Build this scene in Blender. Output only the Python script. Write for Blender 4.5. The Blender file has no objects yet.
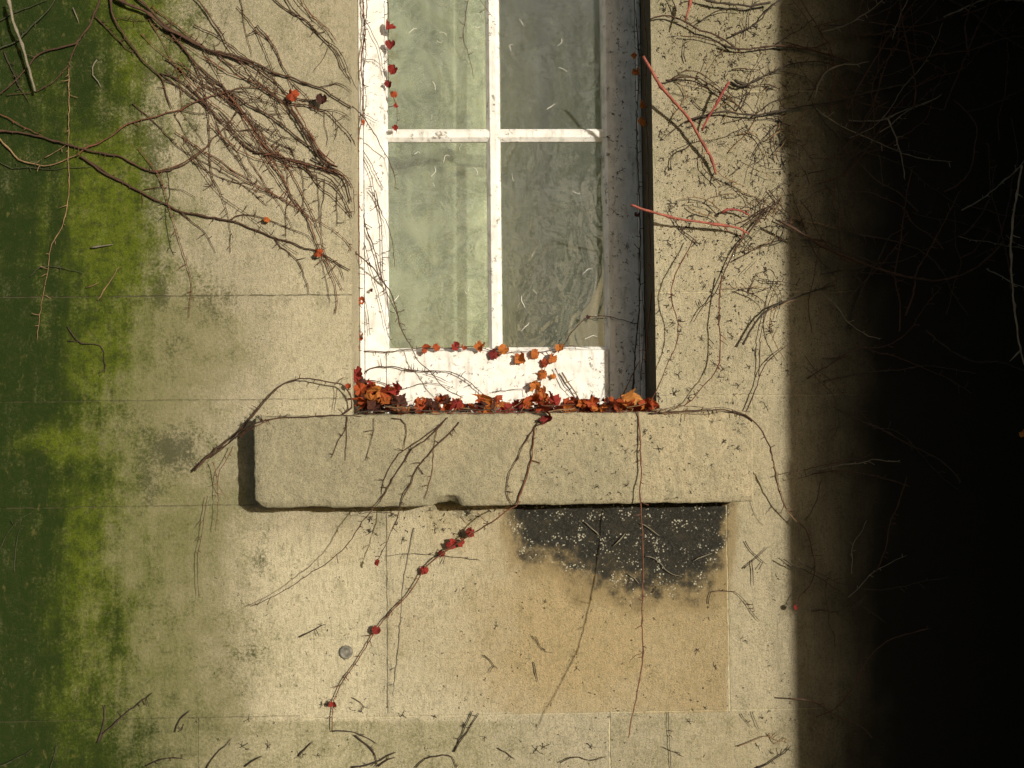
import bpy, math, random
import numpy as np
from mathutils import Vector, Matrix, Euler

random.seed(7)
sc = bpy.context.scene
COL = sc.collection
R = math.radians

# ------------------------------------------------------------------ camera
CAM = Vector((0.0, -2.6, 1.45))
F = 1040.0
yaw, pitch, roll = R(1.9), R(2.0), R(0.62)
fw = Vector((math.sin(yaw) * math.cos(pitch), math.cos(yaw) * math.cos(pitch), math.sin(pitch)))
r0 = fw.cross(Vector((0, 0, 1))).normalized()
u0 = r0.cross(fw).normalized()
rt = r0 * math.cos(roll) - u0 * math.sin(roll)
up = u0 * math.cos(roll) + r0 * math.sin(roll)
cd = bpy.data.cameras.new('camera')
cd.sensor_width = 36.0
cd.lens = 36.0 * F / 1024.0
cd.clip_start = 0.02
cd.clip_end = 4000
cam = bpy.data.objects.new('camera', cd)
COL.objects.link(cam)
M = Matrix((rt, up, -fw)).transposed().to_4x4()
M.translation = CAM
cam.matrix_world = M
sc.camera = cam


def U(px, py, y=0.0):
    """point on the plane y = const (the wall face is y = 0) seen at a photo pixel"""
    d = rt * ((px - 512) / F) - up * ((py - 384) / F) + fw
    t = (y - CAM.y) / d.y
    return CAM + d * t


def project(P):
    """numpy (n,3) -> pixel coordinates"""
    q = P - np.array(CAM)
    X = q @ np.array(rt); Y = q @ np.array(up); Z = q @ np.array(fw)
    return 512 + F * X / Z, 384 - F * Y / Z


PX = 0.0025
SUN = Vector((0.64, -1.0, 0.2)).normalized()

# ------------------------------------------------------------------ node helper


class Nd:
    def __init__(self, name):
        self.m = bpy.data.materials.new(name)
        self.m.use_nodes = True
        self.t = self.m.node_tree
        self.t.nodes.clear()
        self.out = self.t.nodes.new('ShaderNodeOutputMaterial')
        self.tc = self.t.nodes.new('ShaderNodeTexCoord')

    def new(self, t): return self.t.nodes.new(t)

    def set(self, sock, v):
        if isinstance(v, bpy.types.NodeSocket):
            self.t.links.new(v, sock)
        else:
            if sock.type == 'RGBA' and len(v) == 3: v = (*v, 1)
            sock.default_value = v

    def math(self, op, a, b=0.0, clamp=False):
        n = self.new('ShaderNodeMath'); n.operation = op; n.use_clamp = clamp
        self.set(n.inputs[0], a); self.set(n.inputs[1], b)
        return n.outputs[0]

    def add(self, a, b): return self.math('ADD', a, b)
    def sub(self, a, b): return self.math('SUBTRACT', a, b)
    def mul(self, a, b): return self.math('MULTIPLY', a, b)

    def ss(self, v, a, b, lo=0.0, hi=1.0):
        n = self.new('ShaderNodeMapRange'); n.interpolation_type = 'SMOOTHSTEP'
        self.set(n.inputs['Value'], v)
        n.inputs['From Min'].default_value = a; n.inputs['From Max'].default_value = b
        n.inputs['To Min'].default_value = lo; n.inputs['To Max'].default_value = hi
        return n.outputs[0]

    def obj(self, scale=(1, 1, 1), loc=(0, 0, 0)):
        n = self.new('ShaderNodeMapping')
        self.t.links.new(self.tc.outputs['Object'], n.inputs['Vector'])
        n.inputs['Scale'].default_value = scale; n.inputs['Location'].default_value = loc
        return n.outputs[0]

    def noise(self, scale, detail=3, vec=None, rough=0.55, dist=0.0):
        n = self.new('ShaderNodeTexNoise')
        self.t.links.new(vec if vec is not None else self.tc.outputs['Object'], n.inputs['Vector'])
        n.inputs['Scale'].default_value = scale; n.inputs['Detail'].default_value = detail
        n.inputs['Roughness'].default_value = rough; n.inputs['Distortion'].default_value = dist
        return n.outputs['Fac']

    def voro(self, scale, vec=None, rnd=1.0, feature='F1'):
        n = self.new('ShaderNodeTexVoronoi'); n.feature = feature
        self.t.links.new(vec if vec is not None else self.tc.outputs['Object'], n.inputs['Vector'])
        n.inputs['Scale'].default_value = scale; n.inputs['Randomness'].default_value = rnd
        return n.outputs['Distance']

    def attr(self, name):
        n = self.new('ShaderNodeAttribute'); n.attribute_name = name
        return n.outputs['Fac']

    def mix(self, f, a, b, mode='MIX'):
        n = self.new('ShaderNodeMix'); n.data_type = 'RGBA'; n.blend_type = mode
        self.set(n.inputs[0], f); self.set(n.inputs[6], a); self.set(n.inputs[7], b)
        return n.outputs[2]

    def xyz(self):
        n = self.new('ShaderNodeSeparateXYZ')
        self.t.links.new(self.tc.outputs['Object'], n.inputs[0])
        return n.outputs

    def bump(self, h, strength=0.5, dist=0.002, normal=None):
        n = self.new('ShaderNodeBump')
        self.set(n.inputs['Height'], h)
        n.inputs['Strength'].default_value = strength; n.inputs['Distance'].default_value = dist
        if normal is not None: self.t.links.new(normal, n.inputs['Normal'])
        return n.outputs[0]

    def principled(self, color, rough=0.8, normal=None, spec=0.3):
        n = self.new('ShaderNodeBsdfPrincipled')
        self.set(n.inputs['Base Color'], color); self.set(n.inputs['Roughness'], rough)
        n.inputs['Specular IOR Level'].default_value = spec
        if normal is not None: self.t.links.new(normal, n.inputs['Normal'])
        return n.outputs[0]

    def done(self, shader):
        self.t.links.new(shader, self.out.inputs['Surface'])
        return self.m


# ------------------------------------------------------------------ object helpers
def tag(o, label=None, cat=None, group=None, kind=None):
    if label: o['label'] = label
    if cat: o['category'] = cat
    if group: o['group'] = group
    if kind: o['kind'] = kind
    return o


def empty(name, loc):
    o = bpy.data.objects.new(name, None)
    o.empty_display_size = 0.05
    o.location = loc
    COL.objects.link(o)
    return o


def link(name, me, parent=None, loc=(0, 0, 0), rot=None, scale=None):
    o = bpy.data.objects.new(name, me)
    COL.objects.link(o)
    if parent: o.parent = parent
    o.location = loc
    if rot is not None: o.rotation_euler = rot
    if scale is not None: o.scale = (scale, scale, scale) if not hasattr(scale, '__len__') else scale
    return o


class MB:
    def __init__(self): self.v = []; self.f = []

    def tube(self, pts, rad, sides=6, cap=True):
        n = len(pts)
        base = len(self.v)
        prev = None
        for i, p in enumerate(pts):
            a = pts[max(0, i - 1)]; b = pts[min(n - 1, i + 1)]
            t = (b - a)
            if t.length < 1e-9: t = Vector((0, 0, 1))
            t.normalize()
            if prev is None:
                ref = Vector((0, 1, 0)) if abs(t.y) < 0.9 else Vector((1, 0, 0))
                nx = t.cross(ref).normalized()
            else:
                nx = (prev - t * prev.dot(t))
                nx = nx.normalized() if nx.length > 1e-6 else t.orthogonal().normalized()
            prev = nx
            ny = t.cross(nx)
            for k in range(sides):
                a_ = 2 * math.pi * k / sides
                self.v.append(p + (nx * math.cos(a_) + ny * math.sin(a_)) * rad[i])
        for i in range(n - 1):
            for k in range(sides):
                k2 = (k + 1) % sides
                self.f.append((base + i * sides + k, base + i * sides + k2, base + (i + 1) * sides + k2, base + (i + 1) * sides + k))
        if cap:
            self.f.append(tuple(base + k for k in reversed(range(sides))))
            self.f.append(tuple(base + (n - 1) * sides + k for k in range(sides)))

    def prism(self, prof, a, b):
        """closed profile of Vectors swept from offset a to offset b"""
        base = len(self.v); n = len(prof)
        self.v += [p + a for p in prof] + [p + b for p in prof]
        for k in range(n):
            k2 = (k + 1) % n
            self.f.append((base + k, base + k2, base + n + k2, base + n + k))
        self.f.append(tuple(base + k for k in reversed(range(n))))
        self.f.append(tuple(base + n + k for k in range(n)))

    def box(self, lo, hi):
        x0, y0, z0 = lo; x1, y1, z1 = hi
        self.prism([Vector((x0, y0, 0)), Vector((x1, y0, 0)), Vector((x1, y1, 0)), Vector((x0, y1, 0))], Vector((0, 0, z0)), Vector((0, 0, z1)))

    def mesh(self, name, mat, origin=Vector((0, 0, 0)), smooth=True):
        me = bpy.data.meshes.new(name)
        o = Vector(origin)
        me.from_pydata([tuple(v - o) for v in self.v], [], self.f)
        me.materials.append(mat)
        me.validate(); me.update()
        import bmesh
        bm = bmesh.new(); bm.from_mesh(me)
        bmesh.ops.recalc_face_normals(bm, faces=bm.faces)
        bm.to_mesh(me); bm.free()
        if smooth: me.polygons.foreach_set('use_smooth', [True] * len(me.polygons))
        return me


# ------------------------------------------------------------------ value noise (numpy)
def vnoise(x, y, seed=0):
    xi = np.floor(x).astype(np.int64); yi = np.floor(y).astype(np.int64)
    xf = x - xi; yf = y - yi
    xf = xf * xf * (3 - 2 * xf); yf = yf * yf * (3 - 2 * yf)

    def h(a, b):
        n = (a * 374761393 + b * 668265263 + seed * 1442695041) & 0x7fffffff
        n = ((n ^ (n >> 13)) * 1274126177) & 0x7fffffff
        return ((n ^ (n >> 16)) & 0xffff) / 65535.0
    return (h(xi, yi) * (1 - xf) + h(xi + 1, yi) * xf) * (1 - yf) + (h(xi, yi + 1) * (1 - xf) + h(xi + 1, yi + 1) * xf) * yf


def fbm(x, y, seed=0, o=4):
    s = 0; a = 0.5; tot = 0
    for i in range(o):
        s = s + a * vnoise(x, y, seed + i * 17); tot += a
        x = x * 2.03; y = y * 2.03; a *= 0.55
    return s / tot


def sst(v, a, b):
    t = np.clip((v - a) / (b - a), 0, 1)
    return t * t * (3 - 2 * t)


# ------------------------------------------------------------------ materials: stone
OPX0, OPX1 = U(352, 300).x, U(655, 300).x
SILL_TOP = U(500, 414).z
OPZ1 = 3.05
REV = 0.30


def stone_material(name, joints=True, sill=False):
    m = Nd(name)
    X, Y, Z = m.xyz()
    n_big = m.noise(3.0, 3)
    n_mid = m.noise(22, 4)
    n_f = m.noise(330, 2, rough=0.7)
    n_f2 = m.noise(140, 3, rough=0.7)
    streak = m.noise(1.0, 3, m.obj((170, 170, 34)))
    streak2 = m.noise(1.0, 3, m.obj((42, 42, 6)))
    col = m.mix(m.ss(n_big, 0.3, 0.7), (0.30, 0.268, 0.188), (0.365, 0.322, 0.228))
    n_pat = m.noise(9, 5, rough=.65)
    col = m.mix(m.ss(n_mid, 0.42, 0.75, 0, 0.5), col, (0.29, 0.265, 0.185))
    col = m.mix(m.ss(n_pat, 0.47, 0.7, 0, 0.5), col, (0.27, 0.25, 0.17))
    if not sill:
        col = m.mix(m.mul(m.attr('cream'), 0.8), col, (0.48, 0.43, 0.30))
        col = m.mix(m.ss(m.add(m.attr('warm'), m.mul(m.sub(n_mid, 0.5), 0.5)), 0.1, 1.0), col, (0.325, 0.253, 0.14))
    else:
        col = m.mix(m.ss(m.add(n_big, m.mul(X, 0.35)), 0.3, 0.75), (0.25, 0.226, 0.15), (0.385, 0.325, 0.212))
        col = m.mix(m.ss(n_mid, 0.4, 0.7, 0, 0.5), col, (0.30, 0.275, 0.185))
    if not sill:
        col = m.mix(m.ss(X, .40, .58, 0, .6), col, m.mix(.5, col, (0.255, 0.20, 0.115)))
    # grain: dark pits and pale grains, always on the stone
    g = m.mul(m.ss(n_f, 0.30, 0.54, 0.58, 1.04), m.ss(m.noise(75, 4, rough=.75), .3, .6, .84, 1.04))
    col = m.mix(1.0, col, g, 'MULTIPLY')
    col = m.mix(m.ss(n_f2, 0.58, 0.78, 0, 0.4), col, (0.56, 0.49, 0.32))
    col = m.mix(m.ss(streak, 0.5, 0.7, 0, 0.5), col, (0.19, 0.17, 0.105))
    # sparse black pinpoints (old sucker pads)
    pins = m.mul(m.ss(m.voro(120), 0.24, 0.12), m.ss(m.add(m.noise(14, 2), m.mul(m.attr('specks'), .16)), 0.52, 0.62))
    col = m.mix(m.mul(pins, 0.75), col, (0.05, 0.042, 0.03))
    if sill:
        d = m.add(m.mul(n_mid, 0.9), m.mul(m.ss(Z, SILL_TOP - 0.07, SILL_TOP), 0.42))
        col = m.mix(m.mul(m.ss(m.add(d, m.mul(m.sub(n_f2, 0.5), 0.9)), 0.52, 0.98), 0.85), col, (0.075, 0.068, 0.044))
        # vertical crack-like bedding mark
        wob = m.mul(m.sub(m.noise(30, 2), 0.5), 0.03)
    else:
        grey = m.ss(m.add(m.attr('grey'), m.add(m.mul(m.sub(n_f2, 0.5), 0.9), m.mul(m.sub(n_mid, .5), .5))), 0.08, 0.95, 0, 0.9)
        col = m.mix(grey, col, (0.15, 0.142, 0.068))
        dirt = m.ss(m.add(m.attr('dirt'), m.add(m.mul(m.sub(n_f2, 0.5), 1.3), m.mul(m.sub(n_mid, 0.5), 1.1))), 0.34, 0.85)
        col = m.mix(m.mul(dirt, 0.85), col, (0.055, 0.055, 0.03))
        al = m.add(m.attr('algae'), m.add(m.mul(m.sub(streak2, 0.5), 0.7), m.add(m.mul(m.sub(n_f2, 0.5), 1.1), m.mul(m.sub(n_mid, .5), .8))))
        ad = m.add(m.attr('algdark'), m.add(m.mul(m.sub(streak2, 0.5), 0.6), m.add(m.mul(m.sub(n_mid, 0.5), 1.1), m.mul(m.sub(n_f2, .5), .9))))
        acol = m.mix(m.ss(ad, -0.2, 0.85), (0.080, 0.104, 0.005), (0.010, 0.023, 0.0012))
        acol = m.mix(m.ss(m.noise(48, 5, rough=.72), .46, .64, 0, .7), acol, (0.022, 0.03, 0.005))
        acol = m.mix(m.ss(n_f, 0.46, 0.68, 0, 0.6), acol, (0.02, 0.028, 0.006))
        acol = m.mix(m.ss(m.noise(60, 4, m.obj((1, 1, 0.5))), 0.6, 0.72, 0, 0.5), acol, (0.11, 0.095, 0.03))
        col = m.mix(m.ss(al, -0.05, 1.0, 0, 0.985), col, acol)
        so = m.ss(m.add(m.attr('soot'), m.add(m.mul(m.sub(n_mid, 0.5), 1.0), m.mul(m.sub(n_f2, 0.5), 1.0))), 0.12, 0.95)
        col = m.mix(m.mul(m.ss(m.add(m.attr('fringe'), m.mul(m.sub(n_mid, .5), .6)), .1, .9), .75), col, (0.20, 0.15, 0.075))
        so = m.mul(so, m.ss(m.add(n_pat, m.mul(n_f2, .35)), .42, .6, .78, 1.0))
        col = m.mix(m.mul(so, 0.985), col, m.mix(m.ss(n_f2, 0.4, 0.65), (0.013, 0.013, 0.011), (0.032, 0.031, 0.026)))
        v = m.voro(165)
        sp = m.mul(m.ss(v, 0.42, 0.2), m.ss(m.noise(30, 4, rough=.7), 0.5, 0.58))
        sp = m.mul(sp, m.ss(m.attr('soot'), 0.2, 0.5))
        col = m.mix(m.mul(sp, 0.85), col, (0.42, 0.40, 0.31))
    height = m.add(m.mul(n_f, 0.6), m.add(m.mul(n_f2, 1.0), m.mul(n_mid, 1.2)))
    if joints:
        H = [  # z from a pixel on the joint, x range, strength, pale?
            (U(713, 91).z, OPX1, 1.38, 0.55, 1), (U(200, 296).z, -6, OPX0, 0.75, 0), (U(720, 292).z, OPX1, 1.38, 0.45, 1),
            (U(320, 399).z, -6, OPX0, 0.45, 0), (U(700, 396).z, OPX1, 1.38, 0.4, 1), (U(100, 507).z, -6, U(262, 500).x, 0.5, 0),
            (U(560, 713.5).z, U(300, 715).x, 6, 0.4, 1), (U(200, 718).z, -6, U(300, 715).x, 0.4, 0), (U(500, -118).z, -6, 6, .6, 0)]
        V = [(U(386.5, 600).x, U(386, 713).z, U(386, 505).z, 0.6, 0), (U(728, 600).x, U(728, 711).z, U(728, 505).z, 0.5, 1),
             (U(610, 740).x, 0.2, U(610, 712).z, 0.75, 1), (U(198, 750).x, 0.2, U(198, 718).z, 0.35, 0),
             (U(752, 400).x, U(752, 480).z, U(752, 398).z, 0.3, 1)]
        wob = m.mul(m.sub(m.noise(25, 3), 0.5), 0.006)
        gaps = m.ss(m.noise(45, 2), 0.36, 0.56)
        for (z, a, b, s, pale) in H:
            d = m.math('ABSOLUTE', m.add(m.sub(Z, z), wob))
            k = m.mul(m.ss(d, 0.0026, 0.0006), m.mul(m.math('GREATER_THAN', X, a), m.math('LESS_THAN', X, b)))
            kc = m.mul(m.mul(k, s), m.add(m.mul(gaps, 0.9), 0.1))
            col = m.mix(kc, col, (0.56, 0.49, 0.31) if pale else (0.07, 0.062, 0.035))
            height = m.sub(height, m.mul(k, 1.2 * s))
        for (x, a, b, s, pale) in V:
            d = m.math('ABSOLUTE', m.add(m.sub(X, x), wob))
            k = m.mul(m.ss(d, 0.0026, 0.0006), m.mul(m.math('GREATER_THAN', Z, a), m.math('LESS_THAN', Z, b)))
            kc = m.mul(m.mul(k, s), m.add(m.mul(gaps, 0.9), 0.1))
            col = m.mix(kc, col, (0.56, 0.49, 0.31) if pale else (0.07, 0.062, 0.035))
            height = m.sub(height, m.mul(k, 1.2 * s))
    if not sill:
        col = m.mix(m.math('MINIMUM', m.math('MAXIMUM', m.add(m.attr('black'), m.mul(m.add(m.sub(n_mid, .5), m.sub(n_f2, .5)), m.mul(.3, m.math('MULTIPLY', m.attr('black'), m.sub(1.0, m.attr('black')))))), 0.0), 0.985), col, (0.009, 0.008, 0.0055))  # painted shade of the right side, mixed in last
    return m.done(m.principled(col, 0.92, m.bump(height, 0.8, 0.003), 0.15))


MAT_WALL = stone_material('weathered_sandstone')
MAT_SILL = stone_material('sill_sandstone', joints=False, sill=True)


# ------------------------------------------------------------------ the wall
def build_wall():
    fx = np.arange(-1.26, 1.44, 0.006); fz = np.arange(0.45, 2.48, 0.006)

    def snap(a, v):
        a[np.argmin(np.abs(a - v))] = v
    snap(fx, OPX0); snap(fx, OPX1); snap(fz, SILL_TOP)
    xs = np.concatenate([[-7, -5, -3.5, -2.4, -1.7], fx, [1.7, 2.4, 4, 6]])
    zs = np.concatenate([[0, 0.2], fz, [2.7, OPZ1, 3.3, 4.2, 5.5]])
    nx, nz = len(xs), len(zs)
    gx, gz = np.meshgrid(xs, zs)
    gx = gx.ravel(); gz = gz.ravel()
    P = np.stack([gx, np.zeros_like(gx), gz], 1)
    u, v = project(P)
    wy = (fbm(gx * 9, gz * 9, 3) - 0.5) * 0.004 + (fbm(gx * 40, gz * 40, 9) - 0.5) * 0.0016
    op = (gx >= OPX0 - 1e-6) & (gx <= OPX1 + 1e-6) & (gz >= SILL_TOP - 1e-6) & (gz <= OPZ1 + 1e-6)
    wy[op] = 0
    P[:, 1] = wy
    # ---- stain maps (growth and dirt of the stone, plus painted shade on the right)
    nA = fbm(u / 60, v / 60, 1); nB = fbm(u / 24, v / 24, 2); nS = fbm(u / 14, v / 90, 5); nL = fbm(u / 130, v / 130, 8)
    edge = np.interp(v, [-200, 0, 60, 120, 170, 240, 285, 300, 380, 430, 500, 600, 690, 768, 900],
                        [150, 150, 140, 150, 150, 148, 140, 112, 108, 95, 112, 108, 112, 140, 150])
    algae = sst(edge + (nA - .5) * 70 + (nS - .5) * 55 + (nB - .5) * 30 - u, -85, 50)
    algae = np.maximum(algae, 0.42 * sst(edge + 120 + (nA - .5) * 120 - u, 0, 130) * sst(v, 250, 420))
    algae = np.maximum(algae, 0.5 * sst(edge + 60 + (nA - .5) * 90 - u, 0, 80))
    algdark = sst(100 + (nS - .5) * 70 + (nA - .5) * 70 + (nB - .5) * 50 + (nS - .5) * 30 - u, -55, 110)
    algdark = np.maximum(algdark, 0.8 * np.exp(-((u - 82) / 55) ** 2 - ((v - 70) / 85) ** 2))
    algdark = np.maximum(algdark, 0.55 * sst(v, 640, 760))
    for (cx, cy, sx, sy, a) in [(110, 225, 32, 60, .6), (100, 360, 30, 40, .55), (70, 443, 50, 14, .9), (85, 545, 25, 60, .4), (138, 20, 20, 30, .3), (140, 70, 30, 20, .4)]:
        algdark = np.clip(algdark - a * np.exp(-((u - cx) / sx) ** 2 - ((v - cy) / sy) ** 2), 0, 1)
    grey = 0.95 * sst(320 - u + (nA - .5) * 120, 0, 170) * sst(v, 240, 320)
    grey = np.maximum(grey, 0.75 * sst(235 - u + (nA - .5) * 100, 0, 110))
    grey = np.maximum(grey, 0.32 * sst(200 - v + (nA - .5) * 120, 0, 200))
    grey = np.maximum(grey, 0.55 * sst(v, 716, 724) * sst(640 - u, 0, 200))
    grey = np.maximum(grey, 0.5 * np.exp(-((u - 245) / 60) ** 2 - ((v - 655) / 60) ** 2))
    grey = np.maximum(grey, 0.3 * sst(v, 706, 716) * sst(u, 610, 614))
    grey = np.maximum(grey, 0.30 * sst(u, 655, 670) * sst(260 - v, 0, 200))
    dirt = np.zeros_like(u)
    for (cx, cy, sx, sy, a) in [(160, 290, 14, 26, .75), (170, 450, 46, 30, .7), (148, 475, 18, 45, .6), (150, 150, 30, 60, .66), (145, 72, 56, 18, .72), (170, 30, 40, 50, .5), (190, 120, 30, 40, .45), (205, 300, 60, 40, .42), (150, 200, 24, 40, .6), (168, 350, 40, 30, .4), (130, 420, 40, 50, .4), (150, 620, 50, 60, .35), (240, 660, 60, 60, .33),
                                (158, 130, 14, 40, .6), (165, 215, 18, 22, .45), (205, 20, 40, 40, .35), (262, 560, 14, 40, .42), (240, 330, 50, 40, .2), (185, 560, 40, 40, .25),
                                (130, 720, 60, 40, .3), (60, 640, 14, 12, .5), (280, 412, 30, 8, .25), (690, 540, 60, 50, .2)]:
        dirt = np.maximum(dirt, min(.95, a * 1.22) * np.exp(-((u - cx) / sx) ** 2 - ((v - cy) / sy) ** 2))
    cream = sst(u, 215, 290) * sst(v, 515, 560) * sst(400 - u, 0, 40) * 0.9
    cream = np.maximum(cream, 0.55 * sst(u, 230, 320) * sst(v, 120, 300) * sst(470 - v, 0, 90))
    cream = np.maximum(cream, 0.55 * sst(u, 655, 700) * sst(v, 250, 330))
    cream = np.maximum(cream, 0.5 * sst(u, 388, 392) * sst(v, 507, 520) * sst(560 - u, 0, 120))
    inb = ((u > 386.5) & (u < 728) & (v > 500) & (v < 713)).astype(float)
    warm = inb * np.clip(0.34 + 0.6 * sst(u, 395, 600) - 0.2 * sst(v, 660, 712) + (nL - .5) * 1.1, 0, 1)
    warm = np.maximum(warm, 0.35 * np.exp(-((u - 350) / 35) ** 2 - ((v - 545) / 40) ** 2))
    warm = np.maximum(warm, 0.25 * sst(v, 713, 716) * sst(u, 600, 620))
    low = np.interp(u, [495, 505, 540, 565, 610, 640, 680, 700, 725, 735, 740], [500, 530, 544, 550, 566, 580, 572, 572, 556, 538, 500])
    soot = sst(low + (nB - .5) * 30 + (nA - .5) * 26 + (fbm(u / 9, v / 9, 31) - .5) * 44 - v, -46, 22) * sst(u + (nB - .5) * 40, 490, 530) * sst(731 + (nB - .5) * 10 + (fbm(u / 9, v / 9, 33) - .5) * 22 - u, -3, 16) * (v > 490)
    soot = np.maximum(soot, 0.5 * np.exp(-((u - 463) / 22) ** 2 - ((v - 512) / 12) ** 2))
    black = np.clip((u + (nA - .5) * 40 + (nS - .5) * 26 - 768) / 138, 0, 1)  # shade deepening past the shadow edge, painted into the stone colour
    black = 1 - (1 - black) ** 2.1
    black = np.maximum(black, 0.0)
    fringe = sst(low + 14 + (nB - .5) * 40 + (nA - .5) * 50 - v, -50, 10) * sst(u, 480, 520) * sst(745 - u, 0, 16) * (v > 490)
    specks = sst(u, 640, 660) * sst(420 - v, 0, 60)
    quads = []
    ii = np.arange(nz - 1)[:, None] * nx + np.arange(nx - 1)[None, :]
    cx = (xs[:-1] + xs[1:]) / 2; cz = (zs[:-1] + zs[1:]) / 2
    hole = ((cx > OPX0) & (cx < OPX1))[None, :] & ((cz > SILL_TOP) & (cz < OPZ1))[:, None]
    ii = ii[~hole]
    quads = np.stack([ii, ii + 1, ii + nx + 1, ii + nx], 1)
    verts = [tuple(p) for p in P]
    faces = [tuple(int(k) for k in q) for q in quads]
    n0 = len(verts)
    extra = []
    # reveals, subdivided in depth so their tones can differ
    def strip(a, b, n=40):
        base = len(verts)
        for i in range(n + 1):
            p = a.lerp(b, i / n)
            verts.append((p.x, 0.0, p.z)); verts.append((p.x, REV, p.z))
        for i in range(n):
            k = base + 2 * i
            faces.append((k, k + 1, k + 3, k + 2))
    A = Vector((OPX0, 0, SILL_TOP)); B = Vector((OPX0, 0, OPZ1)); C_ = Vector((OPX1, 0, OPZ1)); D = Vector((OPX1, 0, SILL_TOP))
    strip(A, B); k1 = len(verts)
    strip(B, C_); strip(C_, D); k2 = len(verts); strip(D, A); k3 = len(verts)
    me = bpy.data.meshes.new('stone_wall')
    me.from_pydata(verts, [], faces)
    me.materials.append(MAT_WALL)
    ne = len(verts) - n0
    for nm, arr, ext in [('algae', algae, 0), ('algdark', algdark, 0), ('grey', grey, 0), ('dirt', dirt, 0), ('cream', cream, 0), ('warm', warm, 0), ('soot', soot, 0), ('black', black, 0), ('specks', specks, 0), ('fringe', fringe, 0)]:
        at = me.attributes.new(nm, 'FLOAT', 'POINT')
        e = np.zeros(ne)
        if nm == 'black': e[k1 - n0:k2 - n0] = 0.8   # shade on the right jamb and head, painted dark
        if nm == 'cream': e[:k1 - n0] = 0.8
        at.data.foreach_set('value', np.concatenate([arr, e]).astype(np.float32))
    me.update()
    me.polygons.foreach_set('use_smooth', [True] * len(me.polygons))
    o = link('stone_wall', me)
    tag(o, 'weathered sandstone wall stained green on the left, shade painted black on the right', 'wall')
    # room behind the window
    rb = MB()
    x0, x1, y0, y1, z0, z1 = -1.6, 1.6, REV + 0.02, 2.6, 0.7, 3.4
    c = [Vector((x, y, z)) for x in (x0, x1) for y in (y0, y1) for z in (z0, z1)]
    rb.v = c
    rb.f = [(0, 1, 3, 2), (4, 6, 7, 5), (0, 4, 5, 1)[:0] or (2, 3, 7, 6), (0, 2, 6, 4), (1, 5, 7, 3)]
    # inner face of the wall round the opening
    b = len(rb.v)
    rb.v += [Vector((OPX0 - .004, y0, SILL_TOP - .004)), Vector((OPX1 + .004, y0, SILL_TOP - .004)), Vector((OPX1 + .004, y0, OPZ1 + .004)), Vector((OPX0 - .004, y0, OPZ1 + .004))]
    rb.f += [(0, 4, b + 1, b), (4, 5, b + 2, b + 1), (5, 1, b + 3, b + 2), (1, 0, b, b + 3)]
    mm = Nd('room_plaster')
    mt = mm.done(mm.principled(mm.mix(mm.noise(8), (0.22, 0.21, 0.17), (0.28, 0.26, 0.21)), 0.9))
    r = link('room_lining', rb.mesh('room_lining', mt, smooth=False), o)
    return o


wall = build_wall()

# wing of the building beyond the right edge: it throws the big shadow
def build_wing():
    m = Nd('wing_stone')
    n = m.noise(12, 4); nf = m.noise(150, 3)
    col = m.mix(m.ss(n, .3, .7), (0.03, 0.028, 0.02), (0.07, 0.062, 0.045))  # kept dark so that little light bounces back
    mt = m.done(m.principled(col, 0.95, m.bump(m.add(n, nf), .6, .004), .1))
    t = empty('stone_buttress', (1.7, -0.55, 0))
    tag(t, 'dark stone buttress at the right end of the wall with an added sky-blocking slab', 'buttress')
    xw = 1.46
    yw = -(xw - U(785, 450).x) / 0.64
    b = MB()
    zs = [0, 0.39, 0.78, 1.17, 1.56, 1.95, 2.34, 2.73, 3.13]
    for i in range(len(zs) - 1):
        j = 0.003 * ((i * 7) % 3)
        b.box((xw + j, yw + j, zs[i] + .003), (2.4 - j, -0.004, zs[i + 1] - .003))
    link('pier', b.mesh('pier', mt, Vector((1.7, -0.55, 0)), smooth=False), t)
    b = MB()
    b.box((0.86, yw - .15, 3.133), (2.55, -0.006, 3.29))  # added unseen slab, blocks sky light to darken the right side
    link('sky_block_slab', b.mesh('sky_block_slab', mt, Vector((1.7, -0.55, 0)), smooth=False), t)
    return t


build_wing()

# ------------------------------------------------------------------ window
def paint_material(name, dirty=0.5):
    m = Nd(name)
    n = m.noise(30, 4); f = m.noise(220, 3, rough=.7); s = m.noise(1, 3, m.obj((60, 60, 14)))
    col = m.mix(m.ss(n, .3, .75), (0.78, 0.765, 0.73), (0.62, 0.605, 0.57))
    col = m.mix(m.ss(s, .5, .7, 0, .55), col, (0.40, 0.385, 0.35))
    chips = m.mul(m.ss(m.noise(70, 4, rough=.7), .58, .625), m.ss(m.noise(13, 2), .42, .58))
    col = m.mix(m.mul(chips, .8), col, (0.21, 0.18, 0.14))
    pin = m.mul(m.ss(m.voro(130), .2, .11), m.ss(m.noise(18, 2), .5, .62))
    col = m.mix(m.mul(pin, .8), col, (0.07, 0.045, 0.035))
    h = m.add(m.mul(n, .6), m.sub(m.mul(f, .4), m.mul(chips, .8)))
    return m.done(m.principled(col, 0.55, m.bump(h, .8, .0022), .3))


MAT_PAINT = paint_material('old_white_paint')


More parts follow.
